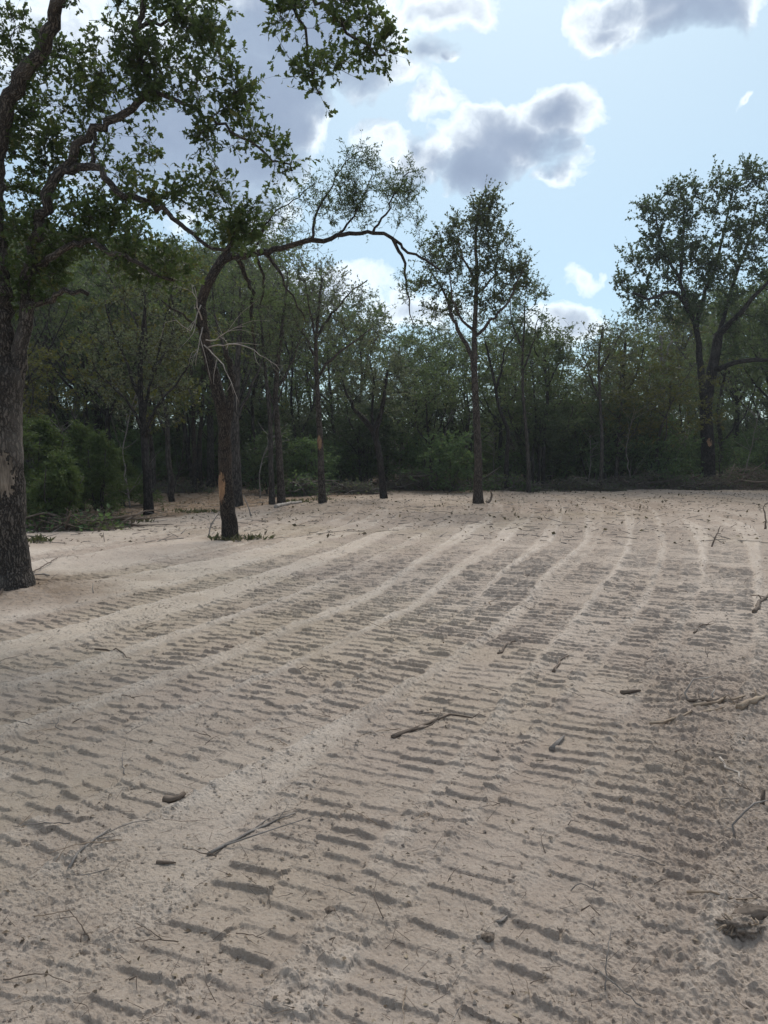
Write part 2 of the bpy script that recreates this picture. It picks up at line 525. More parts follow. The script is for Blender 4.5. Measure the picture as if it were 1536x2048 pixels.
def wood_material(name, dark, light, scale=25):
    m, n, out = new_mat(name)
    co = n.n('ShaderNodeAttribute', attribute_name='bark_co').outputs['Vector']
    f = n.noise(n.vm('MULTIPLY', co, (1, 1, .12)), scale * 4, 4, .65)
    f2 = n.noise(co, scale * .3, 3, .6)
    c = n.mix(n.step(n.m('ADD', n.m('MULTIPLY', f, .6), n.m('MULTIPLY', f2, .4)), .36, .64), dark, light)
    b = n.n('ShaderNodeBump', {'Height': f, 'Strength': .5, 'Distance': .006})
    bs = n.n('ShaderNodeBsdfPrincipled', {'Base Color': c, 'Roughness': .85, 'Normal': b.outputs[0], 'Specular IOR Level': .2})
    m.node_tree.links.new(bs.outputs[0], out.inputs[0])
    return m


M_SAND = sand_material()
M_OAK = bark_material('oak_bark', (.030, .026, .023, 1), (.110, .094, .080, 1), (.25, .22, .19, 1), 15, .022)
M_LEAN = bark_material('leaning_bark', (.020, .017, .014, 1), (.070, .056, .046, 1), (.15, .124, .103, 1), 16, .018, (.12, .082, .060, 1))
M_POLE = bark_material('slender_bark', (.03, .024, .02, 1), (.098, .080, .066, 1), (.17, .142, .118, 1), 12, .015)
M_DARK = bark_material('dark_bark', (.014, .012, .011, 1), (.045, .038, .034, 1), (.095, .084, .075, 1), 10, .015)
M_BACK = bark_material('grey_bark', (.03, .026, .023, 1), (.078, .067, .058, 1), (.14, .125, .11, 1), 8, .01)
M_SCAR = wood_material('scraped_wood', (.14, .080, .050, 1), (.36, .22, .125, 1), 12)
M_PSCAR = wood_material('bared_inner_bark', (.075, .060, .047, 1), (.26, .212, .165, 1), 10)
M_PALE = wood_material('pale_dead_wood', (.19, .162, .138, 1), (.40, .355, .31, 1))
M_GREYW = wood_material('grey_dead_wood', (.10, .088, .078, 1), (.25, .225, .20, 1))
M_BRUSH = wood_material('cut_brush', (.055, .045, .038, 1), (.16, .138, .115, 1))
M_STICK = wood_material('brown_stick', (.070, .052, .040, 1), (.19, .148, .115, 1))
M_ROTTEN = wood_material('rotten_wood', (.055, .042, .033, 1), (.19, .15, .118, 1), 18)
M_CLUMP = None
M_ROOT = wood_material('barked_root', (.16, .115, .08, 1), (.38, .30, .22, 1))
M_LOAK = leaf_material('oak_leaf', (0.0309, 0.0523, 0.019, 1), (0.0619, 0.0928, 0.0309, 1), (0.1309, 0.1189, 0.0357, 1), 0.42)
M_LFINE = leaf_material('fine_leaf', (0.065, 0.1, 0.045, 1), (0.1, 0.14, 0.065, 1), (0.12, 0.13, 0.06, 1), 0.42)
M_LPOLE = leaf_material('slender_leaf', (0.0529, 0.0713, 0.0299, 1), (0.0943, 0.1127, 0.046, 1), (0.1265, 0.0978, 0.0403, 1), 0.42)
M_LBIG = leaf_material('broad_leaf', (0.0436, 0.0702, 0.0339, 1), (0.075, 0.1065, 0.0508, 1), (0.1029, 0.115, 0.0545, 1), 0.44)
M_LBACK = leaf_material('wood_leaf', (0.0713, 0.1034, 0.0499, 1), (0.1247, 0.1604, 0.0713, 1), (0.2138, 0.1872, 0.0535, 1), 0.55)
M_LGREY = leaf_material('grey_leaf', (0.0948, 0.1107, 0.0727, 1), (0.1423, 0.1518, 0.1012, 1), (0.1739, 0.1344, 0.0791, 1), 0.5)
M_LDARK = leaf_material('undergrowth_leaf', (0.0583, 0.106, 0.0476, 1), (0.1114, 0.1801, 0.0742, 1), (0.159, 0.1855, 0.053, 1), 0.5)
M_LYEL = leaf_material('yellowing_leaf', (.07, .075, .018, 1), (.12, .11, .022, 1), (.17, .13, .03, 1), .35)
M_CEDAR = leaf_material('cedar_spray', (.060, .098, .030, 1), (.090, .128, .038, 1), (.13, .125, .04, 1), 0.4)
M_LITTER = leaf_material('dry_leaf', (.06, .042, .028, 1), (.13, .092, .06, 1), (.30, .24, .17, 1), .15)
M_GRASS = leaf_material('grass_blade', (.05, .06, .03, 1), (.11, .10, .055, 1), (.22, .18, .11, 1), .3)

# ---------------------------------------------------------------- ground sheet
ang = np.concatenate([np.linspace(-180, -50, 26)[:-1], np.linspace(-50, -33, 26)[:-1], np.linspace(-33, 33, 565),
                      np.linspace(33, 50, 26)[1:], np.linspace(50, 180, 26)[1:-1]])
rad = [0.25, .5, .8, 1.1, 1.35]
while rad[-1] < 45:
    r_ = rad[-1]
    rad.append(r_ + (.0062 if r_ < 2.6 else max(.0062, .0020 * r_) if r_ < 9 else min(.0020 * r_ + .0014 * (r_ - 9) ** 1.3, .036 if r_ < 18 else .06 if r_ < 24 else 1)))
rad += [48, 52, 58, 66, 80, 100, 140, 200, 260]
rad = np.array(rad)
A_, R_ = np.meshgrid(np.radians(ang), rad)
gx, gy = (R_ * np.sin(A_)).ravel(), (R_ * np.cos(A_)).ravel()
gz, gt, gl, gye = ground_eval(gx, gy)
nr, na = len(rad), len(ang)
ii = np.arange(nr - 1)[:, None] * na + np.arange(na)[None, :]
jj = np.arange(nr - 1)[:, None] * na + (np.arange(na)[None, :] + 1) % na
quads = np.stack([ii, jj, jj + na, ii + na], -1).reshape(-1, 4)[:, ::-1]
Vg = np.stack([gx, gy, gz], -1)
fan = np.stack([np.arange(na), (np.arange(na) + 1) % na, np.full(na, len(Vg))], -1)[:, ::-1]
Vg = np.vstack([Vg, [[0, 0, float(gz[:na].mean())]]])
ext1 = lambda a: np.append(a, a[0])
gme = mesh_np('ground', Vg, [quads, fan], dict(tone=ext1(gt), litter=ext1(gl), yellow=ext1(gye)), smooth=False)
obj('ground', gme, M_SAND, kind='structure')
print('ground quads', len(quads))


# ---------------------------------------------------------------- tubes
def frames(pts):
    T = np.gradient(pts, axis=0)
    T /= np.linalg.norm(T, axis=1)[:, None] + 1e-9
    a = np.array([1.0, 0, 0]) if abs(T[0][0]) < .8 else np.array([0, 1.0, 0])
    n0 = a - T[0] * a.dot(T[0])
    n0 /= np.linalg.norm(n0)
    N = [n0]
    for i in range(1, len(pts)):
        v = N[-1] - T[i] * N[-1].dot(T[i])
        N.append(v / (np.linalg.norm(v) + 1e-9))
    N = np.array(N)
    return T, N, np.cross(T, N)


class Tubes:
    def __init__(s):
        s.V, s.Q, s.T, s.B, s.n, s.off = [], [], [], [], 0, 0.0

    def add(s, pts, rad_, k, cap=True, lump=0.0, lscale=3.0, seed=0, flat=1.0):
        pts = np.asarray(pts, float)
        rad_ = np.asarray(rad_, float)
        T, N, Bn = frames(pts)
        a = np.arange(k) * 2 * math.pi / k
        ca, sa = np.cos(a), np.sin(a)
        rr = np.repeat(rad_[:, None], k, 1)
        S = np.concatenate([[0], np.cumsum(np.linalg.norm(np.diff(pts, axis=0), axis=1))])
        if lump:
            u = np.repeat(a[None], len(pts), 0)
            cu, su = np.cos(u), np.sin(u)
            ss = np.repeat(S[:, None], k, 1)
            nz = fbm(cu * 1.1 + 7.3 + ss * .2 + seed, su * 1.1 + ss * lscale, 1.0, 3, seed)
            nz2 = fbm(cu * 7.0 + seed * 3.1, su * 7.0 + ss * 3.0, 1.0, 2, seed + 5)
            rr = rr * (1 + lump * nz + .3 * lump * nz2)
        ring = pts[:, None, :] + rr[..., None] * (ca[None, :, None] * N[:, None, :] + flat * sa[None, :, None] * Bn[:, None, :])
        s.V.append(ring.reshape(-1, 3))
        s.off += 3.7
        b = np.stack([rad_[:, None] * ca[None], rad_[:, None] * sa[None], np.repeat((S + s.off)[:, None], k, 1)], -1)
        s.B.append(b.reshape(-1, 3))
        n = len(pts)
        i0 = s.n + np.arange(n - 1)[:, None] * k + np.arange(k)[None]
        i1 = s.n + np.arange(n - 1)[:, None] * k + (np.arange(k)[None] + 1) % k
        s.Q.append(np.stack([i0, i1, i1 + k, i0 + k], -1).reshape(-1, 4))
        s.n += n * k
        if cap:
            for e, base in ((0, s.n - n * k), (1, s.n - k)):
                s.V.append(pts[[0 if e == 0 else -1]])
                s.B.append(np.array([[0, 0, S[0 if e == 0 else -1] + s.off]]))
                q = np.stack([base + np.arange(k), base + (np.arange(k) + 1) % k, np.full(k, s.n)], -1)
                s.T.append(q[:, ::-1] if e == 0 else q)
                s.n += 1

    def twigs(s, A, B, ra, rb):
        """many straight three-sided twigs at once"""
        A, B = np.asarray(A), np.asarray(B)
        if len(A) == 0:
            return
        T = B - A
        T = T / (np.linalg.norm(T, axis=1)[:, None] + 1e-9)
        ref = np.where(np.abs(T[:, 2:3]) < .9, np.array([[0, 0, 1.0]]), np.array([[1.0, 0, 0]]))
        N = np.cross(T, ref)
        N /= np.linalg.norm(N, axis=1)[:, None]
        Bn = np.cross(T, N)
        vs = []
        for (Q, r) in ((A, ra), (B, rb)):
            for j in range(3):
                c, d = math.cos(j * 2.0944), math.sin(j * 2.0944)
                vs.append(Q + (N * c + Bn * d) * np.asarray(r).reshape(-1, 1))
        V = np.stack(vs, 1)
        m = len(A)
        s.V.append(V.reshape(-1, 3))
        s.B.append((V - A[:, None, :]).reshape(-1, 3) + rng.random((m, 1, 3)).repeat(6, 1).reshape(-1, 3))
        base = s.n + np.arange(m)[:, None] * 6
        for j in range(3):
            j2 = (j + 1) % 3
            s.Q.append(np.concatenate([base + j, base + j2, base + 3 + j2, base + 3 + j], 1))
        s.n += m * 6

    def mesh(s, name):
        V = np.concatenate(s.V)
        f = []
        if s.Q:
            f.append(np.concatenate(s.Q))
        if s.T:
            f.append(np.concatenate(s.T))
        return mesh_np(name, V, f, dict(bark_co=np.concatenate(s.B)))


# ---------------------------------------------------------------- leaves
def leaf_template(kind):
    if kind == 'oak':
        prof = [(0, .025), (.16, .06), (.34, .24), (.45, .10), (.66, .33), (.79, .15), (1.0, .10)]
        L, Rr = [], []
        for i, (y, wd) in enumerate(prof):
            z = -.22 * (y - .35) ** 2
            up = .35 * wd
            ys = y + (.08 if i in (2, 4) else 0)
            L.append((-wd, ys, z + up)); Rr.append((wd, ys, z + up))
        V = np.array(L + Rr)
        m = len(prof)
        q = np.array([[i, i + m, i + m + 1, i + 1] for i in range(m - 1)])
        return V, q
    if kind == 'spray':
        V = np.array([(-.02, 0, 0), (.02, 0, 0), (.13, .6, .04), (0, 1, -.05), (-.13, .55, .04)])
        return V, np.array([[0, 1, 2, 3], [0, 3, 4, 4]])[:1] if False else np.array([[0, 2, 3, 4]])
    wd = {'kite': .30, 'narrow': .13, 'round': .42}[kind]
    V = np.array([(0, 0, 0), (wd, .45, .10), (0, 1, -.06), (-wd, .45, .10)])
    return V, np.array([[0, 1, 2, 3]])


def rand_dirs(n):
    v = rng.normal(size=(n, 3))
    return v / (np.linalg.norm(v, axis=1)[:, None] + 1e-9)


def leaf_frames(D, flatness=.5):
    D = D / (np.linalg.norm(D, axis=1)[:, None] + 1e-9)
    up = rand_dirs(len(D)) * (1 - flatness) + np.array([[0, 0, flatness]])
    X = np.cross(D, up)
    X /= np.linalg.norm(X, axis=1)[:, None] + 1e-9
    return X, D, np.cross(X, D)


def leaves_mesh(name, pos, D, size, tint, kind, flatness=.5):
    Vt, q = leaf_template(kind)
    X, Y, Z = leaf_frames(D, flatness)
    V = pos[:, None, :] + size[:, None, None] * (Vt[None, :, 0:1] * X[:, None] + Vt[None, :, 1:2] * Y[:, None] + Vt[None, :, 2:3] * Z[:, None])
    m = len(Vt)
    Q = (np.arange(len(pos))[:, None, None] * m + q[None]).reshape(-1, q.shape[1])
    return mesh_np(name, V.reshape(-1, 3), [Q], dict(tint=np.repeat(tint, m)), smooth=False)


# ---------------------------------------------------------------- skeletons
def smooth_poly(pts, step, wiggle=0.0):
    pts = np.asarray(pts, float)
    out = []
    P_ = np.vstack([2 * pts[0] - pts[1], pts, 2 * pts[-1] - pts[-2]])
    for i in range(1, len(P_) - 2):
        L = np.linalg.norm(P_[i + 1] - P_[i])
        n = max(1, int(L / step))
        t = (np.arange(n) / n)[:, None]
        a, b, c, d = P_[i - 1], P_[i], P_[i + 1], P_[i + 2]
        out.append(.5 * (2 * b + (c - a) * t + (2 * a - 5 * b + 4 * c - d) * t ** 2 + (3 * b - 3 * c + d - a) * t ** 3))
    out.append(pts[-1:])
    o = np.vstack(out)
    if wiggle and len(o) > 3:
        nz = rng.normal(size=o.shape) * wiggle
        nz[0] = nz[-1] = 0
        o = o + nz
    return o


class Skel:
    def __init__(s, cap=30000):
        s.P = np.zeros((cap, 3))
        s.par = np.full(cap, -1, int)
        s.fix = np.zeros(cap)
        s.lid = np.zeros(cap, int)
        s.n = 0
        s.tips = []

    def node(s, p, par, fix=0.0, lid=0):
        i = s.n
        s.P[i], s.par[i], s.fix[i], s.lid[i] = p, par, fix, lid
        s.n += 1
        return i

    def limb(s, pts, r0, r1, lid, step=.15, wiggle=0.0, root=False, parent=None, power=1.0):
        p = smooth_poly(pts, step, wiggle)
        t = np.linspace(0, 1, len(p))
        rr = r0 + (r1 - r0) * t ** power
        par = -1
        k = 0
        if not root:
            par = parent if parent is not None else int(np.argmin(np.linalg.norm(s.P[:s.n] - p[0], axis=1)))
            k = 1 if np.linalg.norm(s.P[par] - p[0]) < step * .6 else 0
        for i in range(k, len(p)):
            par = s.node(p[i], par, rr[i], lid)
        return par

    def attract(s, targets, seg=.3, jit=.10, only=None, out=None, droop=0.0, lo=0, climb=.4, minfix=0.0):
        targets = np.asarray(targets)
        ok0 = np.arange(lo, s.n)
        d = np.array([np.min(np.linalg.norm(s.P[ok0] - t, axis=1)) for t in targets])
        for ti in np.argsort(d):
            T = targets[ti]
            D = T - s.P[lo:s.n]
            L = np.linalg.norm(D, axis=1)
            cost = L * (1 + climb * np.clip(-D[:, 2] / (L + 1e-6), -.3, 1))
            if only is not None:
                cost = cost + 1e3 * (~np.isin(s.lid[lo:s.n], only))
            k = lo + int(np.argmin(cost))
            L = float(np.linalg.norm(T - s.P[k]))
            if L < .04:
                continue
            n = max(2, int(round(L / seg)))
            p0 = s.P[k]
            pp = s.par[k]
            tg = (p0 - s.P[pp]) if pp >= 0 else np.array([0, 0, 1.0])
            tg = tg / (np.linalg.norm(tg) + 1e-9)
            side = (T - p0) / L
            c = p0 + L * .5 * (side * .75 + tg * .30 + np.array([0, 0, .12])) + rng.normal(size=3) * L * jit
            t = (np.arange(1, n + 1) / n)[:, None]
            cur = (1 - t) ** 2 * p0 + 2 * t * (1 - t) * c + t ** 2 * T
            cur[:-1] += rng.normal(size=(n - 1, 3)) * L / n * jit * 1.2
            cur[:, 2] -= droop * L * (t[:, 0] ** 2)
            par = k
            for q in cur:
                par = s.node(q, par, 0.0, s.lid[k])
            s.tips.append(par)

    def radii(s, r_tip, expo=2.4, cap_mul=.85):
        n = s.n
        acc = np.zeros(n)
        ch = np.zeros(n, bool)
        for i in range(n - 1, -1, -1):
            r = acc[i] ** (1 / expo) if acc[i] > 0 else r_tip
            r = max(r, r_tip)
            if s.fix[i] > 0:
                r = s.fix[i]
            elif s.par[i] >= 0 and s.fix[s.par[i]] > 0:
                r = min(r, s.fix[s.par[i]] * cap_mul)
            acc[i] = r ** expo
            if s.par[i] >= 0 and s.fix[i] == 0:
                acc[s.par[i]] += r ** expo
            ch[i] = True
        s.r = acc ** (1 / expo)
        # no child thicker than its parent
        for i in range(n):
            p = s.par[i]
            if p >= 0 and s.fix[i] == 0:
                s.r[i] = min(s.r[i], s.r[p] * .97)
        return s.r

    def chains(s):
        n = s.n
        kids = [[] for _ in range(n)]
        roots = []
        for i in range(n):
            if s.par[i] >= 0:
                kids[s.par[i]].append(i)
            else:
                roots.append(i)
        out = []
        stack = [(r, None) for r in roots]
        while stack:
            i, p = stack.pop()
            ch = [] if p is None else [p]
            cur = i
            while True:
                ch.append(cur)
                if not kids[cur]:
                    break
                ks = sorted(kids[cur], key=lambda q: (s.lid[q] != s.lid[cur], -s.r[q]))
                if s.lid[ks[0]] != s.lid[cur]:
                    stack += [(q, cur) for q in ks]
                    break
                stack += [(q, cur) for q in ks[1:]]
                cur = ks[0]
            out.append((ch, p is not None))
        return out

    def tubes(s, by_lid=True, rmin=0.0, ksides=(18, 9, 6, 4, 3), lump=.10, seed=1):
        res = {}
        for ch, joined in s.chains():
            lid = int(s.lid[ch[-1]]) if by_lid else 0
            tb = res.setdefault(lid, Tubes())
            pts = s.P[ch]
            rr = s.r[ch].copy()
            if joined and len(ch) > 1:
                rr[0] = min(rr[0], rr[1] * 1.25)
            if len(ch) < 2:
                continue
            rm = rr.max()
            k = ksides[0] if rm > .12 else ksides[1] if rm > .05 else ksides[2] if rm > .02 else ksides[3] if rm > .009 else ksides[4]
            tb.add(pts, rr, k, cap=rm > .01, lump=lump if rm > .03 else 0, seed=seed)
        return res


def ell_targets(c, r, n, shell=.35):
    d = rand_dirs(n)
    q = (shell + (1 - shell) * rng.random(n)) ** .5
    return np.asarray(c) + d * q[:, None] * np.asarray(r)


def leaf_twigs(sk, per, tl, nl, size, spread=1.0, up=.25, gravity=0.0, back=3):
    """twigs around the branch tips; returns twig starts, ends and leaf pos, dir, size, tint"""
    S, E, LP, LD, LS, LT = [], [], [], [], [], []
    for tip in sk.tips:
        nodes = [tip]
        for _ in range(back):
            p = sk.par[nodes[-1]]
            if p < 0 or sk.fix[p] > 0:
                break
            nodes.append(p)
        base = sk.P[nodes]
        d = sk.P[tip] - sk.P[nodes[-1]] if len(nodes) > 1 else np.array([0, 0, 1.0])
        d = d / (np.linalg.norm(d) + 1e-9)
        clump = rng.random()
        k = max(1, int(rng.poisson(per)))
        a = base[rng.integers(0, len(nodes), k)]
        dr = d[None] * .7 + rand_dirs(k) * spread + np.array([[0, 0, up]])
        dr /= np.linalg.norm(dr, axis=1)[:, None]
        ln = tl * (.45 + .8 * rng.random(k))
        b = a + dr * ln[:, None]
        b[:, 2] -= gravity * ln * rng.random(k)
        S.append(a); E.append(b)
        m = rng.poisson(nl, k)
        idx = np.repeat(np.arange(k), m)
        if len(idx) == 0:
            continue
        t = .15 + .9 * rng.random(len(idx))
        LP.append(a[idx] + (b - a)[idx] * t[:, None])
        LD.append(dr[idx] * .8 + rand_dirs(len(idx)) * .9 + np.array([[0, 0, -gravity]]))
        LS.append(size * (.6 + .7 * rng.random(len(idx))))
        LT.append(np.clip(.55 * rng.random(len(idx)) + .5 * clump - .05, 0, 1))
    cat = lambda a, w_: np.concatenate(a) if a else np.zeros((0, w_))
    return cat(S, 3), cat(E, 3), cat(LP, 3), cat(LD, 3), np.concatenate(LS) if LS else np.zeros(0), np.concatenate(LT) if LT else np.zeros(0)


PART_NAMES = {}


def hero_tree(name, label, Y, trunk, limbs, blobs, bark, leafmat, leafkind, leaf, rtip=.006, seg=.3, jit=.10, per=4, tl=.3, nl=5,
              cat='tree', group=None, extra_dead=None, droop=0.0, lump=.12, flare=1.35, gravity=0.0, up=.25, scars=(), base_py=None,
              pick_leaves=0, trunk_sides=18, flat=.5, depth=.8, step=.15, cl=.4, deadmat=None):
    """trunk: [(px,py,dy)], radii in px; limbs: [(pts, r0px, r1px)], blobs: [(px,py,rx,ry,n[,dy])]"""
    def pt(p):
        return P(p[0], p[1], Y + (p[2] if len(p) > 2 else 0))
    sk = Skel()
    tp, tr0, tr1 = trunk
    tpts = np.array([pt(p) for p in tp])
    base = tpts[0].copy()
    gz_ = float(Hbase(np.array([base[0]]), np.array([base[1]]))[0])
    tpts[0, 2] = gz_ - .10
    k = Y / F
    sk.limb(tpts, tr0 * k, tr1 * k, 0, step=step, root=True, wiggle=.006)
    zz = sk.P[:sk.n, 2] - gz_
    fl = 1 + (flare - 1) * np.exp(-np.clip(zz, 0, 9) / .22)
    sk.fix[:sk.n] *= fl
    for i, (lp, r0, r1) in enumerate(limbs):
        sk.limb(np.array([pt(p) for p in lp]), r0 * k, r1 * k, i + 1, step=step, wiggle=.018, power=.8)
    tg = []
    for b in blobs:
        px, py, rx, ry, n = b[:5]
        dy = b[5] if len(b) > 5 else 0.0
        tg.append(ell_targets(P(px, py, Y + dy), (rx * k, max(rx, ry) * k * depth, ry * k), n))
    sk.attract(np.concatenate(tg), seg=seg, jit=jit, droop=droop, climb=cl)
    sk.radii(rtip)
    org = np.array([base[0], base[1], gz_])
    root = thing(name, org, label, cat, group)
    tb = sk.tubes(lump=lump, ksides=(trunk_sides, 10, 6, 4, 3), seed=int(abs(tp[0][0])))
    S, E, LP, LD, LS, LT = leaf_twigs(sk, per, tl, nl, leaf, gravity=gravity, up=up)
    for lid, t in sorted(tb.items()):
        me = t.mesh('trunk' if lid == 0 else 'limb')
        me.transform(__import__('mathutils').Matrix.Translation(Vector(-org)))
        obj('trunk' if lid == 0 else 'limb', me, bark, root)
    tw = Tubes()
    tw.twigs(S, E, np.full(len(S), rtip * .8), np.full(len(S), rtip * .3))
    me = tw.mesh('twigs')
    me.transform(__import__('mathutils').Matrix.Translation(Vector(-org)))
    obj('twigs', me, bark, root, kind='stuff')
    if pick_leaves and len(LP):
        # the leaves that show largest are single parts
        dist = np.linalg.norm(LP - np.array([0, 0, CAMH]), axis=1) / LS
        q = LP - np.array([0, 0, CAMH])
        fy = q[:, 1] * math.cos(TH) - q[:, 2] * math.sin(TH)
        uy = q[:, 1] * math.sin(TH) + q[:, 2] * math.cos(TH)
        ins = (np.abs(q[:, 0] / fy) < 760 / F) & (np.abs(uy / fy) < 1015 / F)
        dist = dist + 1e6 * (~ins)
        order = np.argsort(dist)
        sel, rest = order[:pick_leaves], order[pick_leaves:]
        variants = []
        Vt, q4 = leaf_template(leafkind)
        for v in range(4):
            variants.append(mesh_np('leaf', Vt, [q4], dict(tint=np.full(len(Vt), .1 + .22 * v)), smooth=False))
        X, Yv, Z = leaf_frames(LD[sel], flat)
        mm = __import__('mathutils').Matrix
        for i, s_ in enumerate(sel):
            lo = obj('leaf', variants[i % 4], leafmat, root)
            a = np.eye(4)
            a[:3, 0], a[:3, 1], a[:3, 2] = X[i] * LS[s_], Yv[i] * LS[s_], Z[i] * LS[s_]
            a[:3, 3] = LP[s_] - org
            lo.matrix_basis = mm(a.tolist())
        LP, LD, LS, LT = LP[rest], LD[rest], LS[rest], LT[rest]
    if len(LP):
        obj('crown', leaves_mesh('crown', LP - org, LD, LS, LT, leafkind, flat), leafmat, root, kind='stuff')
    # scraped bark: ragged patches lying on the trunk
    for (py, hpx, ang0, half, smat) in scars:
        scar_patch(sk, py, hpx, ang0, half, smat, root, org, Y, int(py))
    print(name, 'nodes', sk.n, 'leaves', len(LP))
    return root, sk


def scar_patch(sk, py, hpx, ang0, half, smat, root, org, Y, seed):
    k = Y / F
    lidx = np.nonzero((sk.lid[:sk.n] == 0) & (sk.fix[:sk.n] > 0))[0]
    pz = sk.P[lidx, 2]
    zc = P(768, py, Y)[2]
    n, m = 70, 44
    zs = zc + (np.linspace(-1, 1, n)) * hpx * k / 2
    o = np.argsort(pz)
    cx = np.interp(zs, pz[o], sk.P[lidx, 0][o]); cyv = np.interp(zs, pz[o], sk.P[lidx, 1][o]); rr = np.interp(zs, pz[o], sk.fix[lidx][o])
    V, keep = [], []
    for i in range(n):
        for j in range(m):
            a = R(ang0) + R(half) * (j / (m - 1) * 2 - 1)
            rad_ = rr[i] * 1.04 + .004 + .004 * random.random()
            V.append((cx[i] + rad_ * math.sin(a), cyv[i] - rad_ * math.cos(a), zs[i]))
            e = ((i / (n - 1) * 2 - 1) ** 2 + (j / (m - 1) * 2 - 1) ** 2)
            keep.append(e + .9 * (vn(np.array([i * .16]), np.array([j * .5]), seed)[0] - .5) + .5 * (vn(np.array([i * .3]), np.array([j * 1.1]), seed + 3)[0] - .5) < .75)
    V = np.array(V) - org
    q = []
    for i in range(n - 1):
        for j in range(m - 1):
            a = i * m + j
            if keep[a] and keep[a + 1] and keep[a + m] and keep[a + m + 1]:
                q.append((a, a + 1, a + m + 1, a + m))
    if q:
        obj('bark_scar', mesh_np('bark_scar', V, [np.array(q)], dict(bark_co=V)), smat, root,
            label='pale scraped patch where the bark was torn off')


# ================================================================ 1. left oak
OY = 8.6
oak_limbs = [
    # left fork and the heavy upper limb
    ([(8, 770), (8, 700), (4, 650), (0, 590), (-8, 480), (-10, 360), (2, 260, -.1), (23, 190, -.2), (60, 137, -.3), (90, 94, -.4), (101, 47, -.5), (116, 10, -.6), (170, -40, -.8), (260, -90, -1.0)], 24, 9),
    # right fork and the S-shaped limb
    ([(24, 775), (37, 715), (47, 662), (55, 605), (62, 520), (80, 430, -.1), (105, 360, -.2), (126, 337, -.2), (146, 322, -.2), (158, 296, -.2), (174, 270, -.25), (203, 250, -.3), (250, 227, -.3), (285, 195, -.4), (296, 170, -.4), (289, 140, -.4), (271, 94, -.4), (268, 59, -.5), (281, 31, -.5), (287, -10, -.5), (300, -70, -.6)], 17, 4),
    ([(126, 337, -.2), (183, 338, -.3), (211, 355, -.4), (250, 387, -.5), (300, 406, -.6), (352, 441, -.7), (400, 480, -.8), (450, 500, -.9)], 8.5, 3),
    ([(58, 560), (120, 500, -.2), (187, 484, -.4), (219, 504, -.5), (265, 520, -.6), (305, 545, -.7), (345, 560, -.7)], 8, 3),
    ([(54, 612), (101, 598, -.2), (122, 588, -.3), (146, 580, -.4), (164, 584, -.4), (178, 589, -.4)], 7.5, 4),
    ([(295, 180, -.4), (324, 195, -.5), (352, 211, -.6), (387, 219, -.7), (437, 242, -.8), (480, 273, -.9), (520, 297, -.9), (584, 342, -1.0)], 4.5, 1.5),
    ([(272, 60, -.5), (300, 50, -.5), (335, 45, -.6), (370, 25, -.6), (395, 0, -.6)], 4, 1.5),
    ([(187, 262, -.25), (184, 300, -.25), (181, 337, -.3)], 4.5, 4),
    # limb above the frame whose spray hangs into the top of the picture
    ([(170, -40, -.8), (300, -110, -1.2), (450, -120, -1.5), (570, -70, -1.7), (630, 0, -1.8), (680, 50, -1.8), (735, 95, -1.8), (770, 110, -1.8)], 9, 1.5),
    ([(590, -55, -1.7), (592, 20, -1.7), (605, 80, -1.7), (620, 140, -1.7), (638, 188, -1.7)], 3.5, 1.2),
]
oak_blobs = [(355, 120, 110, 75, 42, -.5), (435, 180, 62, 38, 20, -.7), (245, 130, 75, 60, 22, -.4), (130, 170, 90, 70, 34, 0), (40, 90, 60, 65, 26, .1),
             (215, 25, 55, 30, 8, -.3), (330, 15, 60, 30, 12, -.5), (415, 40, 28, 55, 12, -.6), (180, 210, 60, 50, 16, 0), (330, 190, 60, 30, 10, -.4),
             (425, 250, 45, 25, 10, -.8), (500, 285, 35, 22, 7, -.9), (560, 325, 30, 22, 8, -1.0),
             (285, 290, 28, 25, 7, 0), (255, 335, 30, 40, 8, -.2), (310, 388, 50, 25, 11, -.6), (390, 385, 58, 40, 14, -.6), (450, 435, 62, 50, 20, -.8),
             (425, 345, 18, 20, 4, -.6), (480, 470, 30, 30, 8, -.8), (60, 320, 80, 90, 34, .2), (115, 420, 110, 85, 48, .2), (55, 500, 90, 80, 42, .1),
             (200, 470, 80, 55, 30, -.2), (255, 520, 65, 40, 20, -.5), (335, 540, 50, 35, 14, -.7), (85, 580, 60, 35, 16, 0), (20, 230, 50, 80, 22, .3),
             (150, 300, 60, 50, 14, .1), (20, 590, 40, 60, 12, .2), (240, 420, 50, 40, 12, 0),
             (660, 55, 95, 55, 17, -1.8), (635, 140, 34, 40, 7, -1.8), (745, 100, 28, 18, 5, -1.8), (570, 15, 30, 25, 5, -1.7), (690, 5, 60, 25, 9, -1.8),
             (180, -60, 250, 60, 20, -.6), (-80, 300, 80, 280, 40, .3)]
hero_tree('oak_tree', 'large oak at the left edge with thick ridged trunk and leafy overhanging limbs', OY,
          ([(10, 1192), (11, 1120), (9, 1000), (7, 900), (7, 800), (11, 760), (13, 735)], 41, 34), oak_limbs, oak_blobs, M_OAK, M_LOAK, 'oak', .068,
          rtip=.0026, seg=.14, per=5.6, tl=.23, nl=5.8, lump=.10, flare=1.5, scars=[(950, 100, 18, 50, M_PSCAR)],
          pick_leaves=290, trunk_sides=64, step=.08)

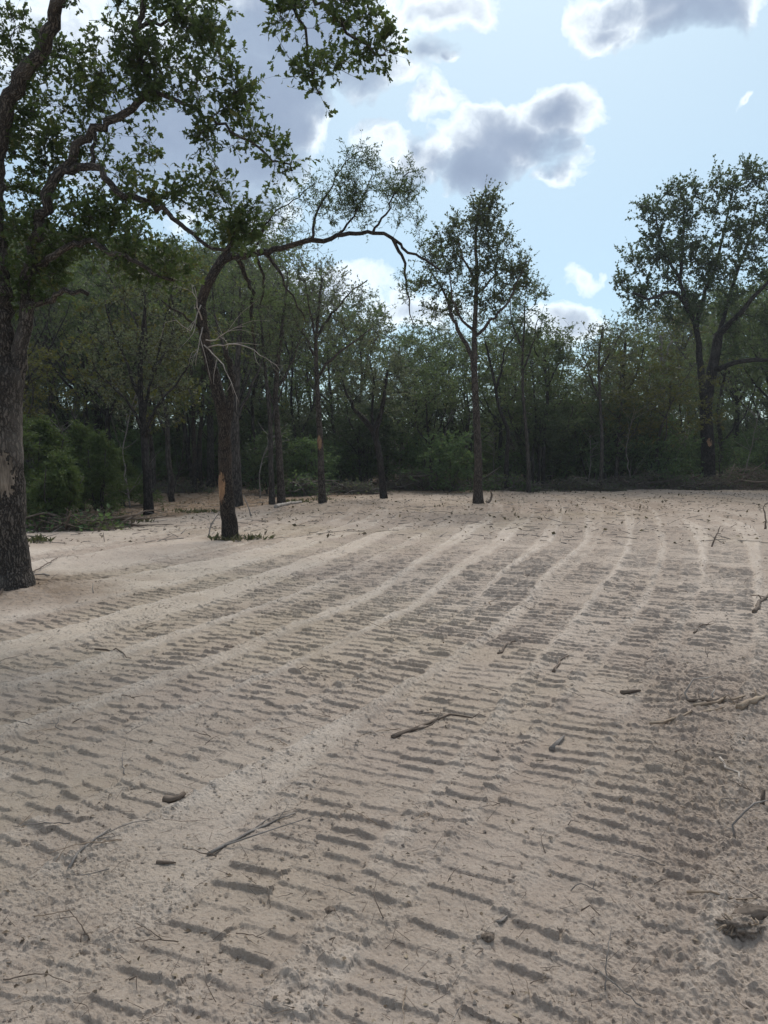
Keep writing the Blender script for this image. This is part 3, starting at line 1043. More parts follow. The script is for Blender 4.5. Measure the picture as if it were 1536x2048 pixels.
# ================================================================ 2. leaning tree with the long arch
LY = 14.1
lean_limbs = [
    ([(452, 845), (459, 815), (464, 773), (460, 734), (452, 700)], 9, 5),
    ([(441, 530), (466, 517), (492, 510, -.1), (535, 501, -.2), (577, 495, -.3), (607, 485, -.4), (649, 478, -.4), (674, 472, -.5), (712, 467, -.5), (746, 465, -.6), (767, 468, -.6), (790, 480, -.6), (818, 504, -.6), (852, 521, -.6), (880, 540, -.6)], 7.6, 1.8),
    ([(768, 468, -.6), (784, 478, -.6), (797, 496, -.6), (809, 529, -.6), (812, 563, -.6), (818, 601, -.6), (826, 645, -.6)], 4, 1),
    ([(623, 483, -.4), (632, 432, -.4), (653, 390, -.4), (683, 335, -.4), (712, 305, -.4)], 3, .8),
    ([(678, 472, -.5), (704, 440, -.4), (721, 398, -.3), (746, 350, -.2)], 2.6, .8),
    ([(741, 466, -.6), (772, 428, -.6), (788, 390, -.7), (810, 352, -.7), (833, 343, -.7)], 2.6, .8),
    ([(505, 508, -.1), (535, 440, 0), (577, 407, .1), (628, 368, .1)], 2.6, .8),
    ([(474, 515), (484, 528, .2), (494, 555, .3), (504, 588, .4), (503, 652, .5), (514, 707, .5)], 5, 2.5),
    ([(513, 506, -.1), (520, 535, .1), (527, 566, .2), (520, 610, .2)], 3.4, 1.5),
    ([(530, 502, -.2), (560, 546, -.2), (588, 600, -.3), (610, 640, -.3)], 3.6, 1.2),
    ([(449, 515), (462, 488), (478, 462), (500, 440)], 7, 3),
    ([(405, 660), (385, 645, -.2), (365, 628, -.3), (345, 618, -.4), (322, 600, -.4)], 3.5, 1.2),
]
lean_blobs = [(715, 325, 32, 26, 9, -.4), (680, 375, 42, 32, 14, -.4), (690, 410, 35, 25, 12, -.4), (742, 365, 45, 35, 12, -.3), (812, 365, 36, 30, 12, -.7), (785, 410, 45, 35, 10, -.6),
              (625, 385, 35, 30, 8, 0), (575, 420, 38, 34, 9, 0), (545, 465, 55, 34, 12, 0), (835, 430, 20, 38, 6, -.6), (640, 440, 45, 28, 8, -.3), (720, 430, 45, 28, 8, -.4),
              (812, 570, 16, 50, 6, -.6), (870, 530, 16, 22, 3, -.6), (500, 450, 40, 40, 10, .2), (470, 470, 30, 25, 8, .1), (560, 590, 40, 50, 5, 0), (510, 620, 30, 60, 5, .3)]
lean, lsk = hero_tree('leaning_tree', 'leaning dark tree with one long branch arching right over the clearing', LY,
                      ([(461, 1078), (458, 1040), (455, 1005), (451, 949), (449, 890), (448, 840), (438, 793), (424, 742), (411, 687), (404, 629), (403, 601), (414, 570), (434, 536), (447, 515)], 15.5, 8.5),
                      lean_limbs, lean_blobs, M_LEAN, M_LFINE, 'narrow', .065, rtip=.0030, seg=.2, per=8.0, tl=.32, nl=8.5, lump=.14, flare=1.12, droop=.05,
                      scars=[(975, 70, -30, 42, M_SCAR)], trunk_sides=36, up=.35, step=.1)


def dead_twigs(parent, org, Y, lines, r0, mat, name='dead_branch', kids=4):
    """pale bare branches hanging from a tree, each with a few side twigs"""
    for ln in lines:
        t = Tubes()
        pts = smooth_poly([P(q[0], q[1], Y + (q[2] if len(q) > 2 else 0)) - org for q in ln], .12, .012)
        rr = np.linspace(r0, r0 * .3, len(pts))
        t.add(pts, rr, 5)
        for _ in range(kids):
            i = rng.integers(len(pts) // 3, len(pts))
            d = pts[min(i + 1, len(pts) - 1)] - pts[i - 1]
            d = d / (np.linalg.norm(d) + 1e-9) + rand_dirs(1)[0] * .8
            L = .25 + .35 * rng.random()
            q = smooth_poly([pts[i], pts[i] + d * L * .5 + rng.normal(size=3) * .03, pts[i] + d * L + rng.normal(size=3) * .06 - np.array([0, 0, .06])], .1)
            t.add(q, np.linspace(rr[i] * .7, rr[i] * .2, len(q)), 4)
        obj(name, t.mesh(name), mat, parent, label='pale bare dead branch hanging by the trunk')


lorg = np.array(lean.location)
dead_twigs(lean, lorg, LY, [[(405, 655, -.1), (398, 690, -.3), (391, 730, -.35)], [(408, 690, -.15), (436, 718, -.3), (464, 765, -.5), (478, 805, -.5)],
                            [(412, 680, -.15), (440, 676, -.4), (470, 655, -.5), (492, 652, -.5)], [(404, 640, -.15), (392, 600, -.3), (384, 570, -.3)],
                            [(415, 695, -.15), (480, 690, -.5), (530, 715, -.7), (560, 740, -.8)], [(402, 610, -.1), (380, 660, -.3), (352, 640, -.5), (330, 645, -.5)],
                            [(452, 700), (456, 690), (450, 680)]], .013, M_PALE)

# ================================================================ 3. slender straight tree in the middle
hero_tree('slender_tree', 'tall slender straight tree with a pointed crown standing alone on the sand', 24.4,
          ([(957, 1006), (956, 985), (956, 927), (954, 864), (951, 800), (949, 737), (949, 673), (951, 610), (954, 546), (951, 483), (958, 419), (966, 388)], 9, 1.6),
          [([(950, 745), (943, 715), (934, 690), (915, 660), (899, 618), (882, 572), (858, 538)], 5.5, 1.2),
           ([(951, 675), (990, 633, -.3), (1017, 601, -.4), (1042, 546, -.4), (1056, 521, -.4)], 3.6, 1),
           ([(950, 665), (925, 640, -.4), (905, 600, -.6), (900, 540, -.8)], 3.2, 1),
           ([(952, 590), (985, 555, .3), (1000, 510, .4)], 3, 1), ([(953, 560), (925, 515, -.3), (915, 470, -.4)], 3, 1)],
          [(974, 404, 26, 26, 18), (968, 432, 38, 28, 20), (942, 455, 42, 30, 20), (905, 478, 36, 30, 16), (968, 480, 52, 44, 30), (1012, 520, 50, 42, 28), (888, 505, 42, 42, 24), (862, 550, 36, 44, 20),
           (915, 565, 50, 48, 30), (968, 575, 50, 44, 28), (1025, 572, 40, 46, 22), (895, 620, 34, 28, 8), (1040, 560, 22, 30, 6), (960, 630, 40, 24, 8), (850, 590, 22, 30, 5)],
          M_POLE, M_LPOLE, 'kite', .074, rtip=.005, seg=.3, per=6.5, tl=.44, nl=12, flare=1.35, lump=.08, trunk_sides=24)

# ================================================================ 4. big oak on the right
hero_tree('oak_tree', 'big spreading oak at the right whose broad crown rises above the wood', 35.0,
          ([(1417, 962), (1416, 930), (1415, 880), (1412, 818), (1421, 755), (1430, 714), (1437, 670)], 14.5, 9),
          [([(1412, 815), (1404, 760), (1397, 690), (1392, 655), (1376, 619, -.5), (1351, 586, -.8), (1326, 588, -1.0), (1297, 598, -1.2), (1265, 585, -1.2)], 9, 2),
           ([(1437, 670), (1480, 627, -.5), (1513, 590, -.8), (1550, 550, -1)], 7, 2.5), ([(1376, 619, -.5), (1359, 557, 0), (1338, 520, 0), (1320, 470, 0), (1312, 430, 0)], 5, 1.5),
           ([(1392, 655), (1413, 573, .8), (1430, 540, 1), (1450, 450, 1.2), (1465, 390, 1.4)], 5.5, 1.6), ([(1359, 557, 0), (1366, 490, .5), (1368, 420, .7), (1362, 385, .7)], 4, 1.5),
           ([(1437, 670), (1470, 560, .8), (1500, 470, 1), (1515, 400, 1)], 5, 1.5), ([(1424, 745), (1470, 725, -1), (1530, 720, -1.4), (1580, 715, -1.6)], 6, 2.5)],
          [(1362, 390, 40, 26, 22), (1308, 428, 34, 26, 16), (1368, 430, 38, 28, 18), (1470, 355, 52, 22, 24), (1440, 400, 28, 38, 14), (1505, 430, 50, 55, 36), (1290, 510, 44, 34, 26),
           (1350, 490, 60, 38, 34), (1370, 530, 80, 36, 34), (1450, 510, 66, 55, 44), (1515, 550, 60, 70, 44), (1262, 578, 44, 30, 22), (1335, 585, 56, 36, 26), (1420, 600, 60, 45, 30), (1500, 650, 60, 48, 32),
           (1300, 625, 50, 26, 16), (1580, 450, 60, 110, 30), (1580, 620, 50, 80, 20), (1520, 345, 30, 20, 8), (1380, 640, 40, 30, 10), (1530, 715, 50, 25, 14), (1450, 690, 40, 30, 10)],
          M_DARK, M_LBIG, 'kite', .130, rtip=.008, seg=.45, per=6.0, tl=.6, nl=10.5, flare=1.3, lump=.1, scars=[(885, 20, -8, 26, M_SCAR)], trunk_sides=20, step=.3)

# ================================================================ 5. trees of the middle ground
MID = [
    ('tree', 'dark trunk with a wide grey twiggy crown right of the cedar bushes', 20.2, ([(297, 1027), (295, 980), (292, 930), (288, 880), (284, 830), (280, 760), (283, 690), (290, 620)], 9.5, 3),
     [([(289, 880), (270, 830, -.3), (235, 780, -.5), (190, 740, -.6)], 4, 1.2), ([(289, 875), (310, 820, -.3), (350, 770, -.4), (385, 720, -.4)], 4, 1.2), ([(286, 840), (300, 770, .3), (320, 690, .5), (335, 620, .6)], 4, 1.2),
      ([(284, 810), (255, 730, .3), (225, 660, .3), (210, 600, .3)], 4, 1.2)],
     [(285, 640, 110, 90, 60), (220, 720, 80, 70, 36), (350, 720, 70, 70, 32), (290, 790, 110, 50, 34), (310, 560, 80, 60, 28)], M_DARK, M_LGREY, .07, 4.6, dict(per=6, tl=.45)),
    ('tree', 'thick brown trunk close behind the leaning tree', 23.0, ([(474, 1012), (473, 960), (471, 900), (470, 830), (474, 760), (478, 680), (482, 610)], 11, 4),
     [([(471, 840), (500, 780, .2), (525, 720, .4)], 5, 1.5), ([(474, 760), (450, 700, .4), (430, 630, .6), (425, 560, .7)], 5, 1.5)],
     [(470, 600, 80, 70, 40), (430, 540, 70, 50, 26), (520, 680, 60, 60, 26), (400, 650, 50, 60, 18)], M_BACK, M_LBACK, .08, 5, dict()),
    ('tree', 'slim brown trunk, left one of a pair by the pale log', 23.6, ([(544, 1008), (543, 960), (541, 900), (540, 840), (532, 760), (526, 690), (520, 620)], 6, 2),
     [([(540, 850), (560, 790, .2), (580, 730, .4)], 3, 1)], [(525, 620, 60, 60, 28), (575, 700, 45, 50, 16), (510, 690, 40, 50, 12)], M_BACK, M_LGREY, .075, 4.5, dict(per=5, tl=.4)),
    ('tree', 'slim pale brown trunk, right one of a pair by the pale log', 24.0, ([(563, 1005), (561, 960), (558, 900), (554, 840), (551, 790), (556, 720), (566, 640), (575, 560)], 8, 2.2),
     [([(554, 830), (535, 770, -.2), (530, 700, -.3)], 3.5, 1), ([(553, 780), (585, 720, .3), (605, 660, .4)], 3.5, 1)], [(580, 560, 60, 60, 30), (600, 640, 50, 50, 22), (540, 650, 50, 60, 18), (560, 500, 40, 40, 14)], M_POLE, M_LBACK, .075, 4.6, dict()),
    ('tree', 'brown trunk with an orange scrape and a spreading thinly leaved crown', 24.8, ([(646, 1003), (643, 960), (641, 900), (638, 840), (634, 770), (632, 690), (638, 610), (644, 560)], 7.6, 2),
     [([(633, 760), (660, 720, -.3), (700, 690, -.5), (745, 655, -.6)], 3.6, 1), ([(633, 720), (600, 660, .2), (575, 610, .3)], 3.4, 1), ([(634, 670), (670, 620, .3), (705, 580, .4), (735, 560, .4)], 3.4, 1), ([(634, 690), (620, 620, -.4), (610, 560, -.6)], 3, 1)],
     [(645, 575, 70, 50, 36), (700, 590, 46, 40, 16), (600, 610, 50, 50, 22), (720, 665, 50, 34, 18), (650, 650, 70, 40, 24), (620, 530, 36, 34, 12), (570, 650, 40, 40, 10)], M_POLE, M_LGREY, .078, 4.6, dict(per=5, tl=.42, scars=[(885, 34, -10, 55, M_SCAR)])),
    ('tree', 'short dark forked tree at the centre of the far edge', 27.0, ([(768, 993), (763, 950), (758, 905), (752, 878), (746, 862)], 7, 6),
     [([(747, 864), (736, 848), (722, 833), (706, 815), (690, 780)], 6.5, 2.2), ([(750, 872), (757, 840), (764, 815), (770, 780), (775, 740)], 6.5, 2.2), ([(746, 862), (744, 820, .3), (748, 770, .4), (740, 720, .4)], 4, 1.2)],
     [(760, 720, 62, 52, 44), (700, 760, 44, 44, 22), (790, 780, 44, 50, 26), (745, 670, 44, 34, 18), (740, 800, 50, 34, 14)], M_DARK, M_LGREY, .085, 5.2, dict(per=5.5, tl=.4)),
    ('tree', 'thin reddish trunk at the back left, left of two standing close together', 29.5, ([(389, 983), (389, 920), (387, 850), (384, 770), (380, 680)], 5, 2), [([(386, 830), (400, 770), (410, 700)], 3, 1)], [(385, 690, 60, 70, 34), (400, 790, 50, 50, 16)], M_LEAN, M_LBACK, .1, 5.5, dict()),
    ('tree', 'thin reddish trunk at the back left, right of two standing close together', 30.0, ([(402, 981), (400, 930), (401, 860), (408, 780), (412, 690)], 4.6, 2), [([(402, 840), (380, 780), (370, 720)], 2.6, 1)], [(410, 680, 60, 60, 30), (440, 770, 40, 50, 12)], M_LEAN, M_LBACK, .1, 5.5, dict()),
    ('tree', 'pale grey straight trunk deep in the wood left of the leaning tree', 33.0, ([(421, 975), (421, 900), (420, 820), (418, 730), (416, 640)], 8, 4), [([(419, 760), (445, 700), (460, 640)], 3, 1)], [(420, 620, 80, 70, 40), (460, 660, 50, 60, 14)], M_BACK, M_LBACK, .11, 5.5, dict()),
    ('tree', 'crooked slim trunk just right of the slender straight tree', 31.0, ([(1014, 980), (1013, 920), (1016, 865), (998, 815), (990, 770), (983, 735), (972, 690)], 5, 2),
     [([(992, 780), (1003, 740, .2), (1010, 700, .3), (1035, 665, .3), (1045, 640, .3)], 3, 1)], [(1035, 660, 40, 34, 16), (975, 690, 34, 34, 12), (1010, 720, 44, 40, 14)], M_DARK, M_LGREY, .085, 3.8, dict(per=5, tl=.42)),
    ('tree', 'slim tree with an airy pale crown right of the slender straight tree', 30.0, ([(1058, 975), (1057, 930), (1053, 870), (1047, 800), (1045, 730), (1048, 660), (1050, 600)], 4.4, 1.4),
     [([(1046, 740), (1065, 690), (1075, 640)], 2.4, .8), ([(1047, 700), (1025, 650), (1020, 600)], 2.4, .8)], [(1052, 590, 42, 44, 32), (1070, 650, 32, 40, 22), (1030, 660, 34, 40, 20), (1055, 720, 44, 40, 18)], M_BACK, M_LFINE, .085, 8, dict(per=5, tl=.4)),
    ('tree', 'thin dark tree with a small rounded crown left of the skyline gap', 33.0, ([(1086, 978), (1087, 920), (1090, 855), (1095, 797), (1090, 735), (1092, 690)], 4.4, 1.8), [([(1093, 780), (1110, 740), (1128, 715)], 2.6, .8), ([(1091, 740), (1075, 710), (1068, 690)], 2.2, .8)],
     [(1092, 685, 40, 26, 22), (1135, 700, 30, 26, 14), (1100, 740, 44, 34, 14)], M_DARK, M_LBACK, .10, 5.5, dict()),
    ('tree', 'thin straight grey trunk with a low dense crown under the gap in the skyline', 32.0, ([(1202, 966), (1203, 930), (1204, 880), (1200, 797), (1198, 714), (1206, 655)], 4.4, 1.6), [([(1200, 800), (1180, 750), (1165, 710)], 2.6, .8), ([(1199, 740), (1225, 700), (1240, 670)], 2.6, .8)],
     [(1210, 670, 50, 30, 28), (1170, 710, 40, 34, 20), (1240, 700, 40, 40, 22), (1200, 760, 60, 40, 20)], M_BACK, M_LGREY, .1, 5.5, dict(tl=.45)),
    ('tree', 'broad dark trunk in the undergrowth left of the big right oak', 37.0, ([(1247, 962), (1246, 900), (1248, 830), (1246, 760), (1250, 690)], 6, 3), [([(1247, 800), (1275, 740), (1290, 690)], 3, 1), ([(1247, 770), (1225, 710), (1215, 680)], 3, 1)],
     [(1260, 690, 60, 40, 34), (1300, 720, 50, 50, 26), (1220, 740, 50, 50, 20)], M_DARK, M_LBACK, .12, 6, dict()),
    ('dead_tree', 'dead grey snag standing behind the trees left of the big right oak', 40.0, ([(1328, 962), (1327, 880), (1325, 776), (1323, 720), (1321, 672)], 7, 3), [([(1324, 740), (1336, 700), (1345, 680)], 3, 1.2)], [(1330, 700, 25, 30, 6)], M_GREYW, M_LGREY, .1, .5, dict(per=3)),
]
for (nm, lab, Y, trunk, limbs, blobs, bark, lm, leaf, nl, kw) in MID:
    kk = dict(rtip=.0055, seg=.32, per=4.5, tl=.36, nl=nl, flare=1.25, lump=.08, trunk_sides=14, step=.2)
    kk.update(kw)
    hero_tree(nm, lab, Y, trunk, limbs, blobs, bark, lm, 'kite', leaf, group='trees standing along the far side of the clearing', **kk)


# ================================================================ 6. the wood behind
def generic_tree(seed, h, crown_w, r0, nt, leaf, nl, forks=3, low=.35):
    """meshes (trunk, crown) of a wood tree, base at the origin"""
    sk = Skel(12000)
    lean_ = rng.normal(size=2) * .05 * h
    pts = [(0, 0, -.15)]
    for t in (.2, .4, .6, .8):
        pts.append((lean_[0] * t + rng.normal() * .012 * h, lean_[1] * t + rng.normal() * .012 * h, h * t * .95))
    sk.limb(np.array(pts), r0, r0 * .25, 0, step=.4, root=True, wiggle=.02)
    for _ in range(forks):
        t = low + (.75 - low) * rng.random()
        i = int(t * sk.n) if sk.n < 30 else int(t * 18)
        i = min(max(i, 1), sk.n - 1)
        p0 = sk.P[i]
        a = rng.random() * 6.283
        d = np.array([math.cos(a), math.sin(a), 1.1 + rng.random()])
        L = h * (.22 + .22 * rng.random())
        d = d / np.linalg.norm(d)
        sk.limb(np.array([p0, p0 + d * L * .5 + rng.normal(size=3) * .05 * L, p0 + d * L + np.array([0, 0, .12 * L])]), r0 * .45, r0 * .14, 0, step=.4, wiggle=.02, parent=i)
    tg = []
    nb = 7
    for j in range(nb):
        zc = h * (low + .12 + (.94 - low - .12) * (j + .5 + .6 * (rng.random() - .5)) / nb)
        tt = (zc / h - low) / (1 - low)
        wd = crown_w * (.45 + .55 * math.sin(math.pi * min(max(.15 + .8 * tt, 0), 1)))
        a = rng.random() * 6.283
        off = wd * .45 * rng.random()
        tg.append(ell_targets((math.cos(a) * off + lean_[0] * zc / h, math.sin(a) * off + lean_[1] * zc / h, zc), (wd * .5, wd * .5, h * .085), nt // nb))
    sk.attract(np.concatenate(tg), seg=.5, jit=.1)
    sk.radii(.007)
    tb = sk.tubes(by_lid=False, lump=.08, ksides=(9, 6, 4, 3, 3))[0]
    S, E, LP, LD, LS, LT = leaf_twigs(sk, 4.5, .5, nl, leaf)
    tb.twigs(S, E, np.full(len(S), .005), np.full(len(S), .002))
    return tb.mesh('trunk'), leaves_mesh('crown', LP, LD, LS, LT, 'kite')


protos = []
for i, (h, cw, r0, nt, leaf, nl, bark, lm) in enumerate([
        (10, 3.6, .13, 170, .12, 6.5, M_BACK, M_LBACK), (9, 3.0, .10, 150, .11, 5.0, M_BACK, M_LGREY), (11, 4.4, .16, 210, .13, 6.5, M_DARK, M_LBACK),
        (8, 3.4, .09, 150, .11, 6.0, M_DARK, M_LBACK), (9.5, 2.8, .11, 130, .10, 4.0, M_BACK, M_LGREY), (10, 4.6, .14, 200, .13, 7.0, M_DARK, M_LBIG),
        (8, 3.6, .10, 170, .12, 6.5, M_BACK, M_LYEL)]):
    t_, c_ = generic_tree(i, h, cw, r0, nt, leaf, nl, forks=3 + i % 3, low=.22 + .07 * (i % 3))
    t_.materials.append(bark)
    c_.materials.append(lm)
    protos.append((h, t_, c_, i))

SKX = [-200, 0, 200, 330, 460, 560, 640, 700, 760, 830, 900, 1000, 1060, 1110, 1160, 1220, 1280, 1340, 1420, 1540, 1700]
SKT = [430, 420, 450, 470, 450, 470, 520, 560, 615, 640, 620, 600, 590, 640, 690, 660, 620, 590, 540, 500, 480]
KIND_LABEL = {0: 'grey-barked leafy tree', 1: 'thinly leaved greyish tree', 2: 'dark stout tree', 3: 'small dark leafy tree',
              4: 'bare-looking thin tree', 5: 'dark broad-crowned tree', 6: 'yellow-green tree'}
KIND_NAME = {6: 'yellowing_tree'}


ZONES = [(-60, 'beyond the left edge of the big oak trunk'), (60, 'straight behind the big left oak trunk'), (150, 'above the left cedars'), (245, 'above the bright cedar'),
         (330, 'behind the dark twiggy trunk'), (400, 'left of the two reddish trunks'), (480, 'directly behind the leaning tree'), (580, 'behind the paired slim trunks'),
         (690, 'behind the trunk with the orange scrape'), (800, 'behind the short forked tree'), (900, 'left of the slender straight tree'), (1000, 'right behind the slender straight tree'),
         (1080, 'by the pale leaning branch'), (1160, 'left under the skyline gap'), (1240, 'right under the skyline gap'), (1330, 'left of the pale leafless sapling'),
         (1400, 'behind the pale leafless sapling'), (1470, 'right behind the big right oak'), (1560, 'above the tall brush tangle'), (9999, 'beyond the right edge of the wood')]


def zone_of(px, Y):
    z = next(n_ for lim, n_ in ZONES if px < lim)
    return ('at the front ' if Y < 33 else 'in the second rank ' if Y < 40 else 'farther in ' if Y < 52 else 'deep in the wood ' if Y < 70 else 'farthest back ') + z


nback = 0
for (Y, spc) in ((27.5, 2.6), (31, 2.2), (34.5, 2.3), (38.5, 2.4), (43, 2.6), (49, 2.9), (56, 3.0), (64, 3.2), (76, 3.4), (92, 3.8), (33.2, 3.6), (36.6, 3.2), (41, 3.0), (47, 3.0), (54, 3.2)):
    small = Y in (33.2, 36.6, 41, 47, 54)
    xw = Y * .5 + 5
    x = -xw
    while x < xw:
        x += spc * (.6 + .8 * rng.random())
        yy = Y + rng.normal() * 1.1
        px = 768 + x / yy * F
        if Y < 30 and px > 330:
            continue
        if (1335 < px < 1480 and Y < 41) or (690 < px < 835 and Y < 33):
            continue
        if 560 < px < 1250 and (Y > 70 or (Y > 45 and rng.random() < .45)):
            continue
        if Y < 33 and (px > 560):
            continue
        py = np.interp(px, SKX, SKT) + abs(rng.normal()) * 60 + (20 if Y < 36 else 0)
        hh = CAMH + (HORIZ - py) / F * yy
        if small:
            hh = 3.6 + 2.4 * rng.random()
            if 330 < px < 560 and Y < 36:
                continue
        if hh < 3:
            continue
        yel = (1230 < px < 1350) and rng.random() < .35
        pr = protos[6] if yel else protos[rng.integers(0, 6)]
        s = hh / pr[0]
        ko = pr[3]
        root = thing(KIND_NAME.get(ko, 'tree'), (x, yy, float(Hbase(np.array([x]), np.array([yy]))[0]) - .03),
                     KIND_LABEL[ko] + ' ' + zone_of(px, yy), 'tree', 'trees of the wood behind the clearing')
        root.rotation_euler = (0, 0, rng.random() * 6.283)
        sw = s * (.9 + .25 * rng.random()) if s > .8 else s * 1.3
        root.scale = (sw, sw, s)
        obj('trunk', pr[1], None, root)
        obj('crown', pr[2], None, root, kind='stuff')
        nback += 1
print('back trees', nback)


# ---------------------------------------------------------------- bushes
def bush_mesh(h, wdt, nt, leaf, nl, kind='kite', stems=5, per=5, tl=.35, gravity=0.0, up=.25, cone=False):
    sk = Skel(12000)
    for j in range(stems):
        a = rng.random() * 6.283
        rr = wdt * .32 * rng.random()
        p1 = np.array([math.cos(a) * rr, math.sin(a) * rr, h * (.5 + .35 * rng.random())])
        p0 = np.array([math.cos(a) * .1, math.sin(a) * .1, -.1])
        sk.limb(np.array([p0, (p0 + p1) * .5 + rng.normal(size=3) * .08, p1]), .03, .012, 0, step=.3, root=True, wiggle=.015)
    tg = []
    ncl = 16 if cone else 9
    for j in range(ncl):
        zt = .10 + .84 * (j + rng.random()) / ncl
        wd = wdt * .5 * ((1.05 - zt) if cone else math.sqrt(max(.1, 1 - (zt * 1.6 - .7) ** 2)))
        a = rng.random() * 6.283
        q = wd * (.95 if cone else .55) * rng.random() ** .6
        tg.append(ell_targets((math.cos(a) * q, math.sin(a) * q, zt * h), (wd * .75, wd * .75, h * .14) if not cone else (wd * .42, wd * .42, h * .09), nt // ncl))
    tg = np.concatenate(tg)
    tg[:, 2] = np.clip(tg[:, 2], .08, None)
    sk.attract(tg, seg=.3, jit=.12)
    sk.radii(.004)
    tb = sk.tubes(by_lid=False, lump=0, ksides=(6, 5, 4, 3, 3))[0]
    S, E, LP, LD, LS, LT = leaf_twigs(sk, per, tl, nl, leaf, gravity=gravity, up=up)
    tb.twigs(S, E, np.full(len(S), .004), np.full(len(S), .0015))
    return tb.mesh('stems'), leaves_mesh('foliage', LP, LD, LS, LT, kind, .35)


bushes = []
for i, (h, wd, nt, leaf, nl, lm, bk) in enumerate([(2.6, 3.0, 160, .10, 8, M_LDARK, M_BACK), (2.0, 2.6, 140, .09, 7, M_LDARK, M_DARK), (3.2, 2.8, 170, .11, 7, M_LBIG, M_BACK),
                                                   (1.5, 2.4, 120, .08, 5, M_LBACK, M_BACK), (2.4, 2.6, 120, .08, 2.5, M_LGREY, M_GREYW)]):
    a, b = bush_mesh(h, wd, nt, leaf, nl)
    a.materials.append(bk)
    b.materials.append(lm)
    bushes.append((h, a, b, i))
BLAB = ['dense dark green bush', 'low black-green bush', 'tall dark leafy bush', 'low mid-green bush', 'thin twiggy grey bush']
nb_ = 0
for (Y, spc) in ((30, 2.3), (33.5, 1.7), (36.5, 1.8), (40, 2.0), (45, 2.3), (51, 2.6), (60, 2.8), (70, 3.0), (84, 3.2)):
    xw = Y * .5 + 4
    x = -xw
    while x < xw:
        x += spc * (.5 + rng.random())
        yy = Y + rng.normal() * .7
        px = 768 + x / yy * F
        if Y < 33 and not (px < 330 or 520 < px < 900):
            continue
        if Y < 35 and px > 1000:
            yy += 1.2
        if 1360 < px < 1470 and Y < 38 or 700 < px < 820 and Y < 33:
            continue
        if 330 < px < 520 and Y < 36:
            continue
        b = bushes[rng.choice(5, p=[.28, .22, .22, .16, .12])]
        root = thing('bush', (x, yy, float(Hbase(np.array([x]), np.array([yy]))[0])), BLAB[b[3]] + ' ' + zone_of(px, yy), 'bush', 'bushes of the undergrowth behind the clearing')
        root.rotation_euler = (0, 0, rng.random() * 6.283)
        s = .75 + .5 * rng.random()
        s *= (1.0 if Y < 42 else 1.35 if Y < 65 else 1.8)
        root.scale = (s * 1.1, s * 1.1, s)
        obj('stems', b[1], None, root)
        obj('foliage', b[2], None, root, kind='stuff')
        nb_ += 1
print('bushes', nb_)

# cedar bushes at the left
cp = []
for (h, wd, nt) in ((3.0, 2.6, 300), (2.3, 2.4, 260)):
    a, b = bush_mesh(h, wd, nt, .11, 9, 'spray', stems=4, per=6, tl=.30, gravity=.15, up=.15, cone=True)
    a.materials.append(M_BACK)
    b.materials.append(M_CEDAR)
    cp.append((h, a, b))
for (px, py, top, v, lab) in [(120, 1052, 905, 1, 'low feathery cedar bush beside the big oak trunk, nearest of the cedars'), (205, 1030, 868, 0, 'bright green feathery cedar bush left of the dark twiggy trunk'),
                              (95, 1035, 840, 0, 'tall feathery cedar half hidden by the big left oak trunk'), (160, 1022, 850, 1, 'feathery cedar bush in the middle behind the other cedars'), (40, 1040, 830, 0, 'feathery cedar directly behind the big left oak trunk'),
                              (245, 1012, 900, 1, 'small dark feathery cedar behind the bright green one')]:
    gxy = G(px, py)
    hh = CAMH + (HORIZ - top) / F * gxy[1]
    s = hh / cp[v][0]
    root = thing('cedar_bush', (gxy[0], gxy[1], float(Hbase(gxy[:1], gxy[1:2])[0])), lab, 'bush', 'cedar bushes behind the left oak')
    root.rotation_euler = (0, 0, rng.random() * 6.283)
    root.scale = (s * 1.25, s * 1.25, s)
    obj('stems', cp[v][1], None, root)
    obj('foliage', cp[v][2], None, root, kind='stuff')


